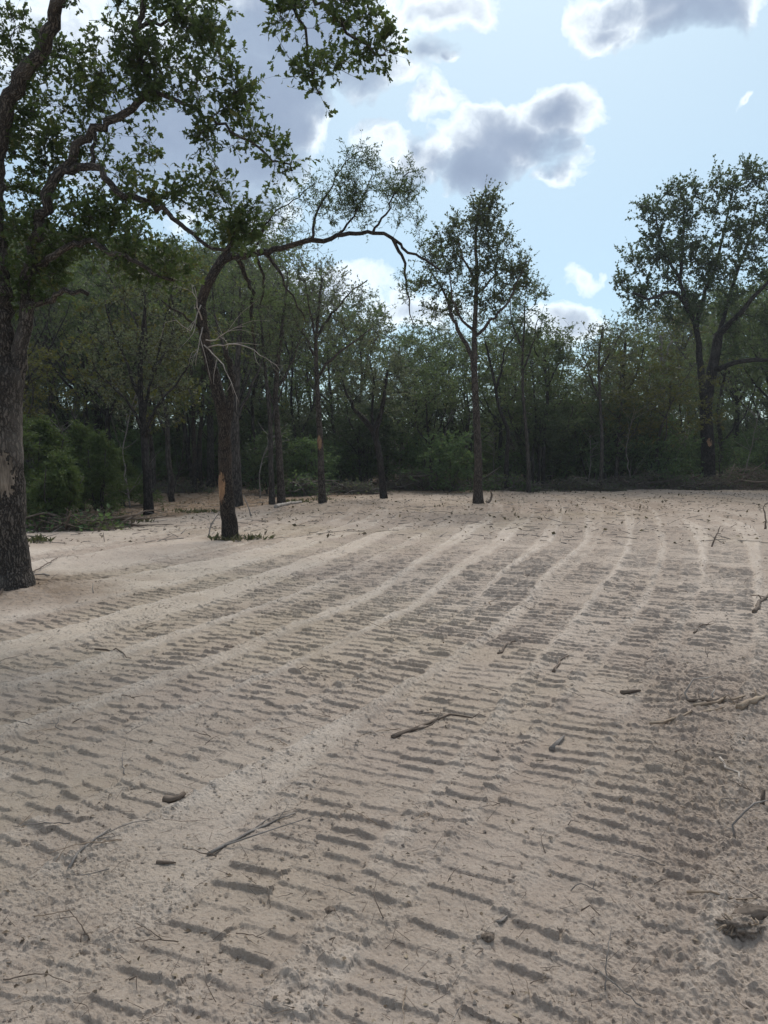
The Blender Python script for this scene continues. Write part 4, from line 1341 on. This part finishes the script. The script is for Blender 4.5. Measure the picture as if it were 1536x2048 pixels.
# ================================================================ 7. dead wood and brush
def ground_stick(name, label, cat, pxs, r, mat, lift=None, kids=0, group=None, r1=.35, wig=.006, kid_len=.15, flat=1.0):
    """a stick lying on or standing in the ground; lift = heights above ground per point"""
    g_ = [G(p[0], p[1]) for p in pxs] if lift is None else None
    if lift is None:
        pts = np.array([(a[0], a[1], 0) for a in g_])
        pts = smooth_poly(pts, .06, wig)
        h = ground_eval(pts[:, 0].copy(), pts[:, 1].copy())[0]
        # rests on the high spots rather than following every dip
        line = np.linspace(h[0], h[-1], len(h))
        pts[:, 2] = np.maximum(h, line) * .5 + .5 * np.maximum(h, np.max(h) - .03) + r * .55
    else:
        b = G(pxs[0][0], pxs[0][1])
        pts = np.array([P(p[0], p[1], b[1] + l) for p, l in zip(pxs, lift)])
        pts = smooth_poly(pts, .06, wig)
        h0 = float(ground_eval(np.array([b[0]]), np.array([b[1]]))[0][0])
        pts[:, 2] += h0 - pts[0, 2] - .03
    org = pts[0].copy()
    t = Tubes()
    rr = np.linspace(r, r * r1, len(pts)) * (1 + .08 * rng.normal(size=len(pts)))
    t.add(pts - org, rr, 9 if r > .012 else 6, lump=.12, seed=int(abs(pxs[0][0])), flat=flat)
    for _ in range(kids):
        i = int(rng.integers(max(1, len(pts) // 4), len(pts)))
        d = pts[i] - pts[i - 1]
        d = d / (np.linalg.norm(d) + 1e-9) + rand_dirs(1)[0] * .9
        if lift is None:
            d[2] = abs(d[2]) * .5
        L = kid_len * (.5 + rng.random())
        q = smooth_poly([pts[i], pts[i] + d * L * .5 + rng.normal(size=3) * L * .08, pts[i] + d * L + rng.normal(size=3) * L * .15], .05) - org
        t.add(q, np.linspace(rr[i] * .6, rr[i] * .2, len(q)), 5)
    me = t.mesh(name)
    o = obj(name, me, mat, None, label=label, category=cat)
    o.location = org
    if group:
        o['group'] = group
    return o


gs = ground_stick
gs('fallen_branch', 'dark stick lying on the sand at the middle of the foreground', 'stick', [(785, 1473), (830, 1455), (870, 1441), (902, 1430), (945, 1434)], .013, M_STICK, kids=1)
gs('fallen_branch', 'long thin grey stick lying across the tracks at the lower left', 'stick', [(415, 1714), (470, 1683), (530, 1652), (592, 1624)], .008, M_GREYW, kids=3)
gs('fallen_branch', 'thin straight stick right of centre on the sand', 'stick', [(996, 1308), (1018, 1290), (1045, 1272)], .011, M_STICK)
gs('fallen_branch', 'short bent dark stick with a kinked tip right of centre', 'stick', [(1107, 1348), (1116, 1335), (1122, 1322), (1137, 1313)], .012, M_STICK)
gs('fallen_branch', 'stubby dark stick lying flat left of the root bundle', 'stick', [(1242, 1393), (1262, 1391), (1281, 1389)], .016, M_STICK)
gs('fallen_branch', 'pair-like forked twig at the far lower left', 'stick', [(138, 1745), (160, 1715), (190, 1690), (222, 1667)], .007, M_GREYW, kids=2)
gs('fallen_branch', 'pale grey stick beside the centre of the right foreground tracks', 'stick', [(1103, 1496), (1115, 1485), (1128, 1472)], .018, M_GREYW)
gs('fallen_branch', 'thin curved twig on the left middle sand', 'stick', [(190, 1298), (225, 1303), (262, 1320)], .009, M_STICK)
gs('fallen_branch', 'long thin stick pointing up from the sand before the right wood edge', 'stick', [(1422, 1098), (1430, 1077), (1441, 1052)], .016, M_STICK, lift=[0, .05, .15])
gs('fallen_branch', 'dark curved branch standing up from the sand at the right edge', 'stick', [(1530, 1056), (1532, 1030), (1527, 1008), (1536, 1000)], .022, M_STICK, lift=[0, .05, .1, .1])
gs('fallen_branch', 'small crooked stub standing beside the slender straight tree', 'stick', [(974, 1008), (981, 1000), (984, 990), (980, 980)], .05, M_STICK, lift=[0, .1, .1, .1])
gs('fallen_branch', 'forked dead stick leaning beside the leaning tree', 'stick', [(415, 1077), (422, 1050), (430, 1035), (441, 1022)], .017, M_GREYW, lift=[0, .2, .3, .35], kids=2, kid_len=.4)
gs('fallen_branch', 'thin dead stick leaning right behind the leaning tree', 'stick', [(503, 1034), (495, 1010), (487, 990)], .02, M_GREYW, lift=[0, .1, .2])
gs('log', 'pale log lying at the foot of the paired slim trunks', 'log', [(551, 1016), (575, 1011), (602, 1006)], .06, M_PALE, r1=.8)
gs('fallen_branch', 'pale crooked dead branch leaning out of the undergrowth right of the slender tree', 'branch', [(1119, 973), (1103, 954), (1086, 929), (1057, 909), (1041, 880)], .055, M_PALE, lift=[0, .6, 1.0, 1.6, 2.0], kids=3, kid_len=1.0)
gs('dead_sapling', 'pale leafless sapling before the big right oak', 'tree', [(1389, 972), (1376, 909), (1360, 876), (1339, 851)], .05, M_PALE, lift=[0, 0, .2, .2], kids=6, kid_len=1.6)
gs('fallen_branch', 'grey bowed dead stem standing left of the pale leafless sapling', 'branch', [(1331, 975), (1332, 920), (1322, 903), (1309, 882)], .045, M_GREYW, lift=[0, 0, .2, .2], kids=2, kid_len=.8)
gs('fallen_branch', 'pale forked branch on the sand behind the big oak trunk', 'branch', [(56, 1064), (78, 1055), (95, 1044), (114, 1038)], .022, M_PALE, kids=2, kid_len=.4)
for (pts, r, lab) in [([(-20, 1222), (20, 1188), (62, 1160), (115, 1128)], .016, 'brown branch curving up off the sand at the foot of the big left oak'),
                      ([(-30, 1215), (32, 1182), (70, 1165), (100, 1166)], .022, 'pale peeled branch at the foot of the big left oak, longest of the heap'),
                      ([(-30, 1205), (10, 1195), (38, 1184)], .028, 'thick pale peeled branch lowest in the heap at the big left oak')]:
    gs('fallen_branch', lab, 'branch', pts, r, M_PALE if 'pale' in lab else M_STICK, kids=1, group='branches at the foot of the left oak')
gs('fallen_branch', 'short upright pale twig on the sand right of the big left oak', 'stick', [(188, 1195), (185, 1180), (187, 1168)], .008, M_PALE, lift=[0, .02, .05])
gs('fallen_branch', 'dark splayed stick at the right edge above the root bundle', 'stick', [(1508, 1232), (1522, 1215), (1545, 1192)], .022, M_STICK, kids=3)
gs('fallen_branch', 'thin stick with a bent end in the far right tracks', 'stick', [(1388, 1266), (1402, 1256), (1420, 1246)], .009, M_STICK, kids=2)
gs('bark_piece', 'curved piece of bark half sunk in the sand at the lower left', 'bark', [(330, 1603), (342, 1609), (358, 1608), (368, 1603)], .022, M_STICK, flat=.7, r1=.7)
gs('wood_chip', 'pointed grey wood chip in the right foreground', 'wood chip', [(996, 1838), (1004, 1830), (1015, 1820)], .009, M_GREYW, flat=.5)
gs('fallen_branch', 'twig with a green tip on the lower left sand', 'stick', [(314, 1725), (335, 1727), (352, 1727)], .010, M_GRASS if False else M_STICK)

# the bundle of torn roots at the right edge
bundle = [([(1300, 1450), (1345, 1442), (1400, 1430), (1450, 1418)], .008, 'longest thin root sticking out left from the root bundle', M_ROOT),
          ([(1390, 1420), (1430, 1412), (1490, 1404)], .014, 'thick straight root in the middle of the root bundle', M_ROOT),
          ([(1375, 1412), (1420, 1409), (1475, 1410)], .010, 'thin dark root under the middle of the root bundle', M_STICK),
          ([(1478, 1426), (1505, 1412), (1545, 1394)], .022, 'thick pale root end at the right edge beside the root bundle', M_ROOT)]
for (pts, r, lab, mt) in bundle:
    gs('torn_root', lab, 'root', pts, r, mt, kids=1 if r < .03 else 0, group='torn roots at the right edge')
gs('torn_root', 'looping thin pale root arched above the root bundle', 'root', [(1380, 1410), (1368, 1385), (1385, 1362), (1412, 1355), (1430, 1352)], .008, M_PALE, lift=[0, .02, .05, .08, .1], group='torn roots at the right edge')
gs('torn_root', 'short crooked root standing up behind the root bundle', 'root', [(1430, 1402), (1424, 1385), (1430, 1375)], .008, M_PALE, lift=[0, .02, .04], group='torn roots at the right edge')
# wiry roots further down the right edge
gs('torn_root', 'wiry grey root arching at the right edge below the bundle', 'root', [(1474, 1660), (1470, 1620), (1490, 1590), (1530, 1570), (1560, 1572)], .006, M_GREYW, lift=[0, .02, .05, .1, .15], group='wiry roots at the right edge')
gs('torn_root', 'short dark stub standing at the right edge among wiry roots', 'root', [(1524, 1610), (1526, 1590), (1528, 1568)], .012, M_STICK, lift=[0, .01, .02], group='wiry roots at the right edge', r1=.8)
gs('torn_root', 'thin pale root hanging over the churned sand at the right edge', 'root', [(1440, 1510), (1452, 1535), (1475, 1545), (1476, 1565)], .008, M_PALE, group='wiry roots at the right edge')
gs('torn_root', 'slack thin root lying across the churned sand at the lower right', 'root', [(1375, 1770), (1420, 1795), (1470, 1802), (1515, 1800)], .005, M_ROOT, group='wiry roots at the right edge')


def clod_mesh(name, r, n=14, rough=.3, stretch=(1, 1, .6), seed=0):
    V, q = [], []
    for i in range(n + 1):
        th = math.pi * i / n
        for j in range(2 * n):
            ph = math.pi * j / n
            V.append((math.sin(th) * math.cos(ph), math.sin(th) * math.sin(ph), math.cos(th)))
    V = np.array(V)
    nz = fbm(V[:, 0] * 2 + seed, V[:, 1] * 2 + V[:, 2] * 3, 1.0, 4, seed)
    V = V * (r * (1 + rough * nz))[:, None] * np.array(stretch)
    m = 2 * n
    for i in range(n):
        for j in range(m):
            q.append((i * m + j, (i + 1) * m + j, (i + 1) * m + (j + 1) % m, i * m + (j + 1) % m))
    return mesh_np(name, V, [np.array(q)], dict(bark_co=V, tone=np.full(len(V), -.3), litter=np.full(len(V), .25), yellow=np.full(len(V), .5)))


# half-buried rotten log at the lower right corner
gxy = G(1468, 1862)
M_CLUMP, n_, o_ = new_mat('clump_earth')
co_ = n_.n('ShaderNodeTexCoord').outputs['Object']
f_ = n_.noise(co_, 60, 6, .75)
b_ = n_.n('ShaderNodeBump', {'Height': f_, 'Strength': 1.0, 'Distance': .02})
M_CLUMP.node_tree.links.new(n_.n('ShaderNodeBsdfDiffuse', {'Color': n_.mix(n_.step(f_, .35, .65), (.20, .16, .128, 1), (.42, .35, .29, 1)), 'Normal': b_.outputs[0]}).outputs[0], o_.inputs[0])
lg = thing('root_clump', (gxy[0], gxy[1], Hat(*gxy)), 'half-buried earthy root clump with frayed ends at the lower right corner', 'root clump')
body = clod_mesh('earth_clump', .055, n=40, rough=.55, stretch=(1.25, .9, .75), seed=77)
bo = obj('earth_clump', body, M_CLUMP, lg)
bo.location = (.035, .03, .012)
t = Tubes()
lp = smooth_poly([(.03, .05, .03), (.10, .07, .035), (.20, .08, .02), (.34, .10, -.01)], .012, .003)
t.add(lp, np.concatenate([np.linspace(.020, .032, 6), np.full(len(lp) - 6, .030)]) * (1 + .10 * rng.normal(size=len(lp))), 16, lump=.35, lscale=9, seed=5)
obj('root', t.mesh('root'), M_ROTTEN, lg)
t = Tubes()
for q_ in range(46):
    d = rand_dirs(1)[0]
    d[1] = -abs(d[1]) * .8
    d[2] = abs(d[2]) * .8 - .15
    p0 = np.array([.03, .03, .015]) + d * np.array([.055, .04, .035])
    L = .012 + .05 * rng.random() ** 2
    fp = smooth_poly([p0, p0 + d * L * .5 + rng.normal(size=3) * L * .25, p0 + d * L + rng.normal(size=3) * L * .45 - np.array([0, 0, L * .4])], .008)
    t.add(fp, np.linspace(.0035 * (.5 + rng.random()), .0012, len(fp)), 5)
obj('frayed_roots', t.mesh('frayed_roots'), M_ROOT, lg, kind='stuff')
for (px, py, r, lab) in [(457, 1299, .035, 'small dark clod on the left middle sand'), (1494, 1470, .025, 'round dark clod under the root bundle'), (975, 1868, .018, 'brown clod in the lower middle foreground'),
                         (1315, 1602, .02, 'pale stone on the churned sand at the right'), (1080, 1518, .02, 'small pale clod in the right foreground tracks'), (660, 1815, .018, 'crumbled dark clod at the bottom middle')]:
    gxy = G(px, py)
    o = obj('clod', clod_mesh('clod', r, seed=int(px), stretch=(1.2, 1, .7)), M_SAND if 'pale' in lab else M_STICK, None, label=lab, category='clod', group='clods lying on the sand')
    o.location = (gxy[0], gxy[1], Hat(*gxy) + r * .02)


def brush_pile(label, px, py, wpx, hm, n, dpt=1.2, mat=M_BRUSH, leaves=0, seed=0):
    gxy = G(px, py)
    wd = wpx / F * gxy[1]
    hm *= .85
    root = thing('brush_pile', (gxy[0], gxy[1], float(Hbase(gxy[:1], gxy[1:2])[0])), label, 'brush pile', 'brush pushed up along the wood edge')
    for b in range(14):
        t = Tubes()
        a = rng.random() * 6.283
        x0, y0 = (rng.random() - .5) * wd, (rng.random() - .5) * dpt
        L = .6 + 1.4 * rng.random()
        z0 = hm * .8 * rng.random() * (1 - (2 * x0 / wd) ** 2 * .6)
        d = np.array([math.cos(a), math.sin(a) * .5, .25 * rng.normal()])
        q = smooth_poly([(x0, y0, z0), np.array([x0, y0, z0]) + d * L * .5 + rng.normal(size=3) * .08, np.array([x0, y0, max(.05, z0)]) + d * L + rng.normal(size=3) * .12], .15)
        q[:, 2] = np.clip(q[:, 2], .02, None)
        t.add(q, np.linspace(.026, .009, len(q)) * (1 + rng.random()), 5)
        obj('branch', t.mesh('branch'), mat if rng.random() < .7 else M_STICK, root)
    A = np.stack([(rng.random(n) - .5) * wd, (rng.random(n) - .5) * dpt, np.zeros(n)], -1)
    A[:, 2] = hm * rng.random(n) ** 1.5 * np.clip(1 - (2 * A[:, 0] / wd) ** 2, .15, 1)
    D = rand_dirs(n) * np.array([1, .7, .55]) * (.2 + .5 * rng.random(n))[:, None]
    B = A + D
    B[:, 2] = np.clip(B[:, 2], .01, None)
    t = Tubes()
    t.twigs(A, B, np.full(n, .012), np.full(n, .005))
    obj('twigs', t.mesh('twigs'), mat, root, kind='stuff')
    if leaves:
        k = rng.integers(0, n, leaves)
        pos = A[k] + (B - A)[k] * rng.random((leaves, 1))
        obj('dry_leaves', leaves_mesh('dry_leaves', pos, rand_dirs(leaves), .08 + .08 * rng.random(leaves), rng.random(leaves), 'kite'), M_LGREY if seed % 2 else M_LDARK, root, kind='stuff')
    return root


brush_pile('grey tangle of cut branches at the centre of the far edge', 840, 984, 150, 1.0, 900, leaves=900, seed=1)
brush_pile('low heap of green brush right of the slender straight tree', 1010, 984, 120, .7, 600, leaves=1400, seed=2)
brush_pile('long low heap of brown brush under the low skyline', 1150, 982, 180, .55, 800, leaves=1200, seed=3)
brush_pile('brown twiggy heap below the pale leafless sapling', 1310, 980, 170, .8, 900, leaves=900, seed=1)
brush_pile('tall tangle of brown branches at the right end of the wood edge', 1490, 980, 180, 1.2, 1100, mat=M_STICK, leaves=500, seed=1)
brush_pile('bushy heap with russet leaves beside the paired slim trunks', 600, 994, 90, .8, 500, leaves=1200, seed=2)
brush_pile('low grey heap left of the short forked tree', 705, 989, 110, .5, 500, leaves=600, seed=3)
brush_pile('brown heap at the back of the left clearing', 350, 988, 150, .5, 500, leaves=700, seed=1)
brush_pile('dark heap of twigs at the foot of the cedars', 150, 1055, 190, .35, 700, leaves=900, seed=2, mat=M_STICK)

# more brush and dead saplings along the edge
brush_pile('low spread of brown cut brush left of the tall tangle', 1405, 980, 130, .6, 700, leaves=500, seed=3)
brush_pile('thin line of grey cut brush right of the short forked tree', 905, 984, 110, .5, 500, leaves=500, seed=2)
brush_pile('narrow grey heap of twigs right of the pale leaning branch', 1230, 980, 110, .6, 600, leaves=400, seed=1)
sap = []
for j in range(4):
    t = Tubes()
    h_ = 2.2 + .6 * j
    q = smooth_poly([(0, 0, -.1), (.1 * rng.normal(), .1 * rng.normal(), h_ * .5), (.3 * rng.normal(), .2 * rng.normal(), h_)], .25, .015)
    t.add(q, np.linspace(.028, .008, len(q)), 5)
    b = Tubes()
    for _ in range(14):
        i = int(rng.integers(2, len(q)))
        d = rand_dirs(1)[0] * np.array([1, 1, .5]) + np.array([0, 0, .6])
        L = h_ * (.15 + .25 * rng.random())
        e = smooth_poly([q[i], q[i] + d * L * .5, q[i] + d * L + rng.normal(size=3) * .08], .15, .01)
        b.add(e, np.linspace(.012, .004, len(e)), 4)
    sap.append((t.mesh('stem'), b.mesh('branches')))
    for me in sap[-1]:
        me.materials.append((M_GREYW, M_BACK)[j % 2])
for i, px in enumerate([110, 190, 260, 345, 520, 600, 680, 735, 800, 850, 890, 930, 985, 1030, 1075, 1125, 1175, 1225, 1265, 1300, 1350, 1440, 1480, 1525]):
    yy = 33.2 + 2.2 * rng.random() if px > 560 else 24 + 5 * rng.random() if px > 300 else 21 + 2 * rng.random()
    xx = (px - 768) / F * yy
    j = i % 4
    r_ = thing('dead_sapling', (xx, yy, float(Hbase(np.array([xx]), np.array([yy]))[0])), ('bare grey sapling ' if j % 2 == 0 else 'bare dark sapling ') + ('taller ' if j > 1 else 'short ') + 'at the wood edge ' + zone_of(px, yy).split(' ', 3)[3], 'sapling', 'bare saplings along the wood edge')
    r_.rotation_euler = (rng.normal() * .1, rng.normal() * .1, rng.random() * 6.28)
    obj('stem', sap[j][0], None, r_)
    obj('branches', sap[j][1], None, r_, kind='stuff')
for (px, yy, top, lab) in [(345, 25.5, 500, 'yellow-brown leafy tree between the big oak and the leaning tree'), (75, 24.0, 690, 'low yellow-green tree beside the big oak trunk above the cedars')]:
    xx = (px - 768) / F * yy
    hh = CAMH + (HORIZ - top) / F * yy
    r_ = thing('yellowing_tree', (xx, yy, float(Hbase(np.array([xx]), np.array([yy]))[0])), lab, 'tree', 'trees standing along the far side of the clearing')
    r_.scale = (hh / 8 * 1.1, hh / 8 * 1.1, hh / 8)
    obj('trunk', protos[6][1], None, r_)
    obj('crown', protos[6][2], None, r_, kind='stuff')

# small countable twigs on the sand
tg_mesh = []
for j in range(8):
    t = Tubes()
    L = .10 + .05 * j
    q = smooth_poly([(0, 0, 0), (L * .5, .02 * rng.normal(), .012 + .01 * rng.random()), (L, .05 * rng.normal(), .004)], .03, .003)
    t.add(q, np.linspace(.0045, .002, len(q)), 5)
    for _ in range(rng.integers(0, 3)):
        i = rng.integers(1, len(q))
        e = q[i] + np.array([.04 + .03 * rng.random(), .04 * rng.normal(), .02 * rng.random()])
        t.add(np.array([q[i], (q[i] + e) / 2 + rng.normal(size=3) * .004, e]), [.003, .0022, .0012], 4)
    me = t.mesh('twig')
    me.materials.append((M_STICK, M_GREYW, M_STICK, M_ROOT)[j % 4])
    tg_mesh.append(me)
TL = ['short dark bent twig lying loose on the tracked sand', 'grey dead twig lying loose on the tracked sand', 'dark forked twig lying loose on the tracked sand', 'tan twig lying loose on the tracked sand']
n_tw = 150
tpx = rng.random(n_tw) * 1700 - 80
tpy = 1020 + 1020 * rng.random(n_tw) ** 1.15
tx = np.array([G(a, b) for a, b in zip(tpx, tpy)])
th_ = ground_eval(tx[:, 0].copy(), tx[:, 1].copy())[0]
for i in range(n_tw):
    j = int(rng.integers(0, 8))
    rz_ = rng.random() * 6.283
    a_ = math.degrees(rz_) % 180
    way = 'lying crosswise' if a_ < 25 or a_ > 155 else 'slanting right' if a_ < 75 else 'pointing away' if a_ < 105 else 'slanting left'
    row = 'far sand' if tpy[i] < 1110 else 'middle sand' if tpy[i] < 1280 else 'nearer sand' if tpy[i] < 1520 else 'foreground sand' if tpy[i] < 1780 else 'nearest sand'
    colz = next(n_ for lim, n_ in ((200, 'below the left oak'), (450, 'left of centre'), (700, 'below the scraped trunk'), (950, 'at the centre'), (1180, 'right of the slender tree line'),
                                   (1380, 'left of the root bundle line'), (9999, 'at the right edge')) if tpx[i] < lim)
    o = obj('twig', tg_mesh[j], None, None, label=TL[j % 4].split(' lying')[0] + ' ' + way + ' on the ' + row + ' ' + colz, category='twig', group='small loose twigs on the sand')
    o.location = (tx[i, 0], tx[i, 1], th_[i] + .006)
    o.rotation_euler = (rng.normal() * .12, -abs(rng.normal()) * .18, rz_)
    s = (.20 + .28 * rng.random()) * (1 + tx[i, 1] / 8)
    o.scale = (s, s, s)


# ---------------------------------------------------------------- loose stuff on the sand
def crumbs(name, n, r0, r1, smin, smax, mat, pw=1.0):
    a = np.radians((rng.random(n) - .5) * 66)
    r = r0 * (r1 / r0) ** (rng.random(n) ** pw)
    x, y = r * np.sin(a), r * np.cos(a)
    z, tone, lit, yel = ground_eval(x, y)
    keep = rng.random(n) < np.clip(.30 + .9 * fbm(x, y, 2.2, 3, 401) + .5 * np.clip(tone, -.5, 1), .04, 1)
    x, y, z, tone, lit, yel = (q[keep] for q in (x, y, z, tone, lit, yel))
    m = len(x)
    base = np.array([(1, 0, 0), (0, 1, 0), (-1, 0, 0), (0, -1, 0), (0, 0, .8), (0, 0, -.8)], float)
    V = base[None] * (1 + .5 * (rng.random((m, 6, 1)) - .5))
    th = rng.random(m) * 6.283
    c, s_ = np.cos(th)[:, None], np.sin(th)[:, None]
    V = np.stack([V[..., 0] * c - V[..., 1] * s_, V[..., 0] * s_ + V[..., 1] * c, V[..., 2]], -1)
    sz = (smin + (smax - smin) * rng.random(m) ** 3) * (1 + y / 9)
    V = V * sz[:, None, None] * (.75 + .5 * rng.random((m, 1, 3))) + np.stack([x, y, z + sz * .25], -1)[:, None]
    f = np.array([(0, 1, 4), (1, 2, 4), (2, 3, 4), (3, 0, 4), (1, 0, 5), (2, 1, 5), (3, 2, 5), (0, 3, 5)])
    Q = (np.arange(m)[:, None, None] * 6 + f[None]).reshape(-1, 3)
    at = dict(tone=np.repeat(tone + .3 * rng.normal(size=m), 6), litter=np.repeat(lit, 6), yellow=np.repeat(yel, 6), bark_co=V.reshape(-1, 3), tint=np.repeat(rng.random(m), 6))
    obj(name, mesh_np(name, V.reshape(-1, 3), [Q], at, smooth=False), mat, kind='stuff')


crumbs('sand_crumbs', 26000, 1.7, 10, .0018, .008, M_SAND)
crumbs('bark_crumbs', 250, 1.7, 9, .002, .008, M_LITTER)


def scatter_polar(n, r0, r1, pw=1.0):
    a = np.radians((rng.random(n) - .5) * 66)
    r = r0 * (r1 / r0) ** (rng.random(n) ** pw)
    return r * np.sin(a), r * np.cos(a)


x, y = scatter_polar(5200, 1.7, 28)
dens = fbm(x, y, 1.2, 3, 303) + .5 * sst(.3, 1.2, x - .36 * (y - 2))
keep = rng.random(len(x)) < np.clip(.35 + .9 * dens, .05, 1)
x, y = x[keep], y[keep]
z, _, lt, _ = ground_eval(x, y)
D = rand_dirs(len(x)) * np.array([1, 1, .25])
sz = (.008 + .014 * rng.random(len(x)) ** 2) * (1 + y / 9)
obj('leaf_litter', leaves_mesh('leaf_litter', np.stack([x, y, z + .004], -1), D, sz, rng.random(len(x)), 'kite', .8), M_LITTER, kind='stuff')
x, y = scatter_polar(3600, 1.7, 26)
z = ground_eval(x, y)[0]
a = rng.random(len(x)) * 6.283
L = (.012 + .05 * rng.random(len(x)) ** 2) * (1 + y / 18)
A = np.stack([x, y, z + .003], -1)
B = A + np.stack([np.cos(a) * L, np.sin(a) * L, L * .3 * np.abs(rng.normal(size=len(x)))], -1)
t = Tubes()
t.twigs(A, B, .0009 + .0006 * y / 5, .0004 + .0003 * y / 5)
obj('chopped_twigs', t.mesh('chopped_twigs'), M_STICK, kind='stuff')

# clumps and chopped wood on the far sand
x, y = scatter_polar(1500, 14, 34)
z, _, lt, _ = ground_eval(x, y)
k = rng.random(len(x)) < .25 + .75 * sst(16, 27, y)
x, y, z = x[k], y[k], z[k]
obj('far_debris', leaves_mesh('far_debris', np.stack([x, y, z + .01], -1), rand_dirs(len(x)) * np.array([1, 1, .5]), .04 + .10 * rng.random(len(x)) ** 2, rng.random(len(x)), 'kite', .4), M_LITTER, kind='stuff')
x, y = scatter_polar(900, 14, 34)
z = ground_eval(x, y)[0]
A = np.stack([x, y, z + .01], -1)
D = rand_dirs(len(x)) * np.array([1, 1, .25])
B = A + D * (.15 + .5 * rng.random((len(x), 1)) ** 2)
B[:, 2] = np.maximum(B[:, 2], z)
t = Tubes()
t.twigs(A, B, np.full(len(x), .009), np.full(len(x), .005))
obj('far_chopped_twigs', t.mesh('far_chopped_twigs'), M_GREYW, kind='stuff')

# litter under the trees along the edge
x = (rng.random(16000) - .5) * 44
y = 11 + 24 * rng.random(16000)
z, _, lt, _ = ground_eval(x, y)
k = rng.random(len(x)) < lt
x, y, z = x[k], y[k], z[k]
obj('wood_floor_litter', leaves_mesh('wood_floor_litter', np.stack([x, y, z + .01], -1), rand_dirs(len(x)) * np.array([1, 1, .4]), .06 + .06 * rng.random(len(x)), rng.random(len(x)), 'kite', .7), M_LITTER, kind='stuff')

# grass tufts: at the foot of the leaning tree, under the cedars, by the paired trunks
gp, gd, gsz = [], [], []
for (px, py, wx, n) in ((452, 1081, 34, 90), (395, 1022, 50, 160), (75, 1082, 30, 120), (640, 1000, 30, 80), (508, 1078, 30, 50), (590, 1005, 30, 140), (250, 1040, 60, 120), (1060, 985, 80, 120)):
    g0 = G(px, py)
    k = g0[1] / F
    xx = g0[0] + rng.normal(size=n) * wx * k * .5
    yy = g0[1] + rng.normal(size=n) * wx * k * .35
    zz = ground_eval(xx, yy)[0]
    gp.append(np.stack([xx, yy, zz - .01], -1))
    gd.append(rand_dirs(n) * .7 + np.array([[0, 0, .8]]))
    gsz.append(.07 + .11 * rng.random(n))
gp, gd, gsz = np.concatenate(gp), np.concatenate(gd), np.concatenate(gsz)
obj('grass', leaves_mesh('grass', gp, gd, gsz, rng.random(len(gp)), 'narrow', .2), M_GRASS, kind='stuff')


# ---------------------------------------------------------------- thin scattering box, added to lift the darks of the wood
hm_ = bpy.data.materials.new('added_haze')
hm_.use_nodes = True
hm_.node_tree.nodes.clear()
hn = NT(hm_.node_tree)
ho = hn.n('ShaderNodeOutputMaterial')
hv = hn.n('ShaderNodeVolumePrincipled', {'Color': (.86, .93, 1.0, 1), 'Density': ADDED_HAZE, 'Anisotropy': .2})
hm_.node_tree.links.new(hv.outputs[0], ho.inputs['Volume'])
hx, z0, z1 = 275.0, -1.6, 22.0
HV = np.array([(x, y, z) for z in (z0, z1) for (x, y) in ((-hx, -hx), (hx, -hx), (hx, hx), (-hx, hx))])
HQ = np.array([(3, 2, 1, 0), (4, 5, 6, 7), (0, 1, 5, 4), (1, 2, 6, 5), (2, 3, 7, 6), (3, 0, 4, 7)])
obj('added_haze', mesh_np('added_haze', HV, [HQ], smooth=False), hm_, kind='stuff')
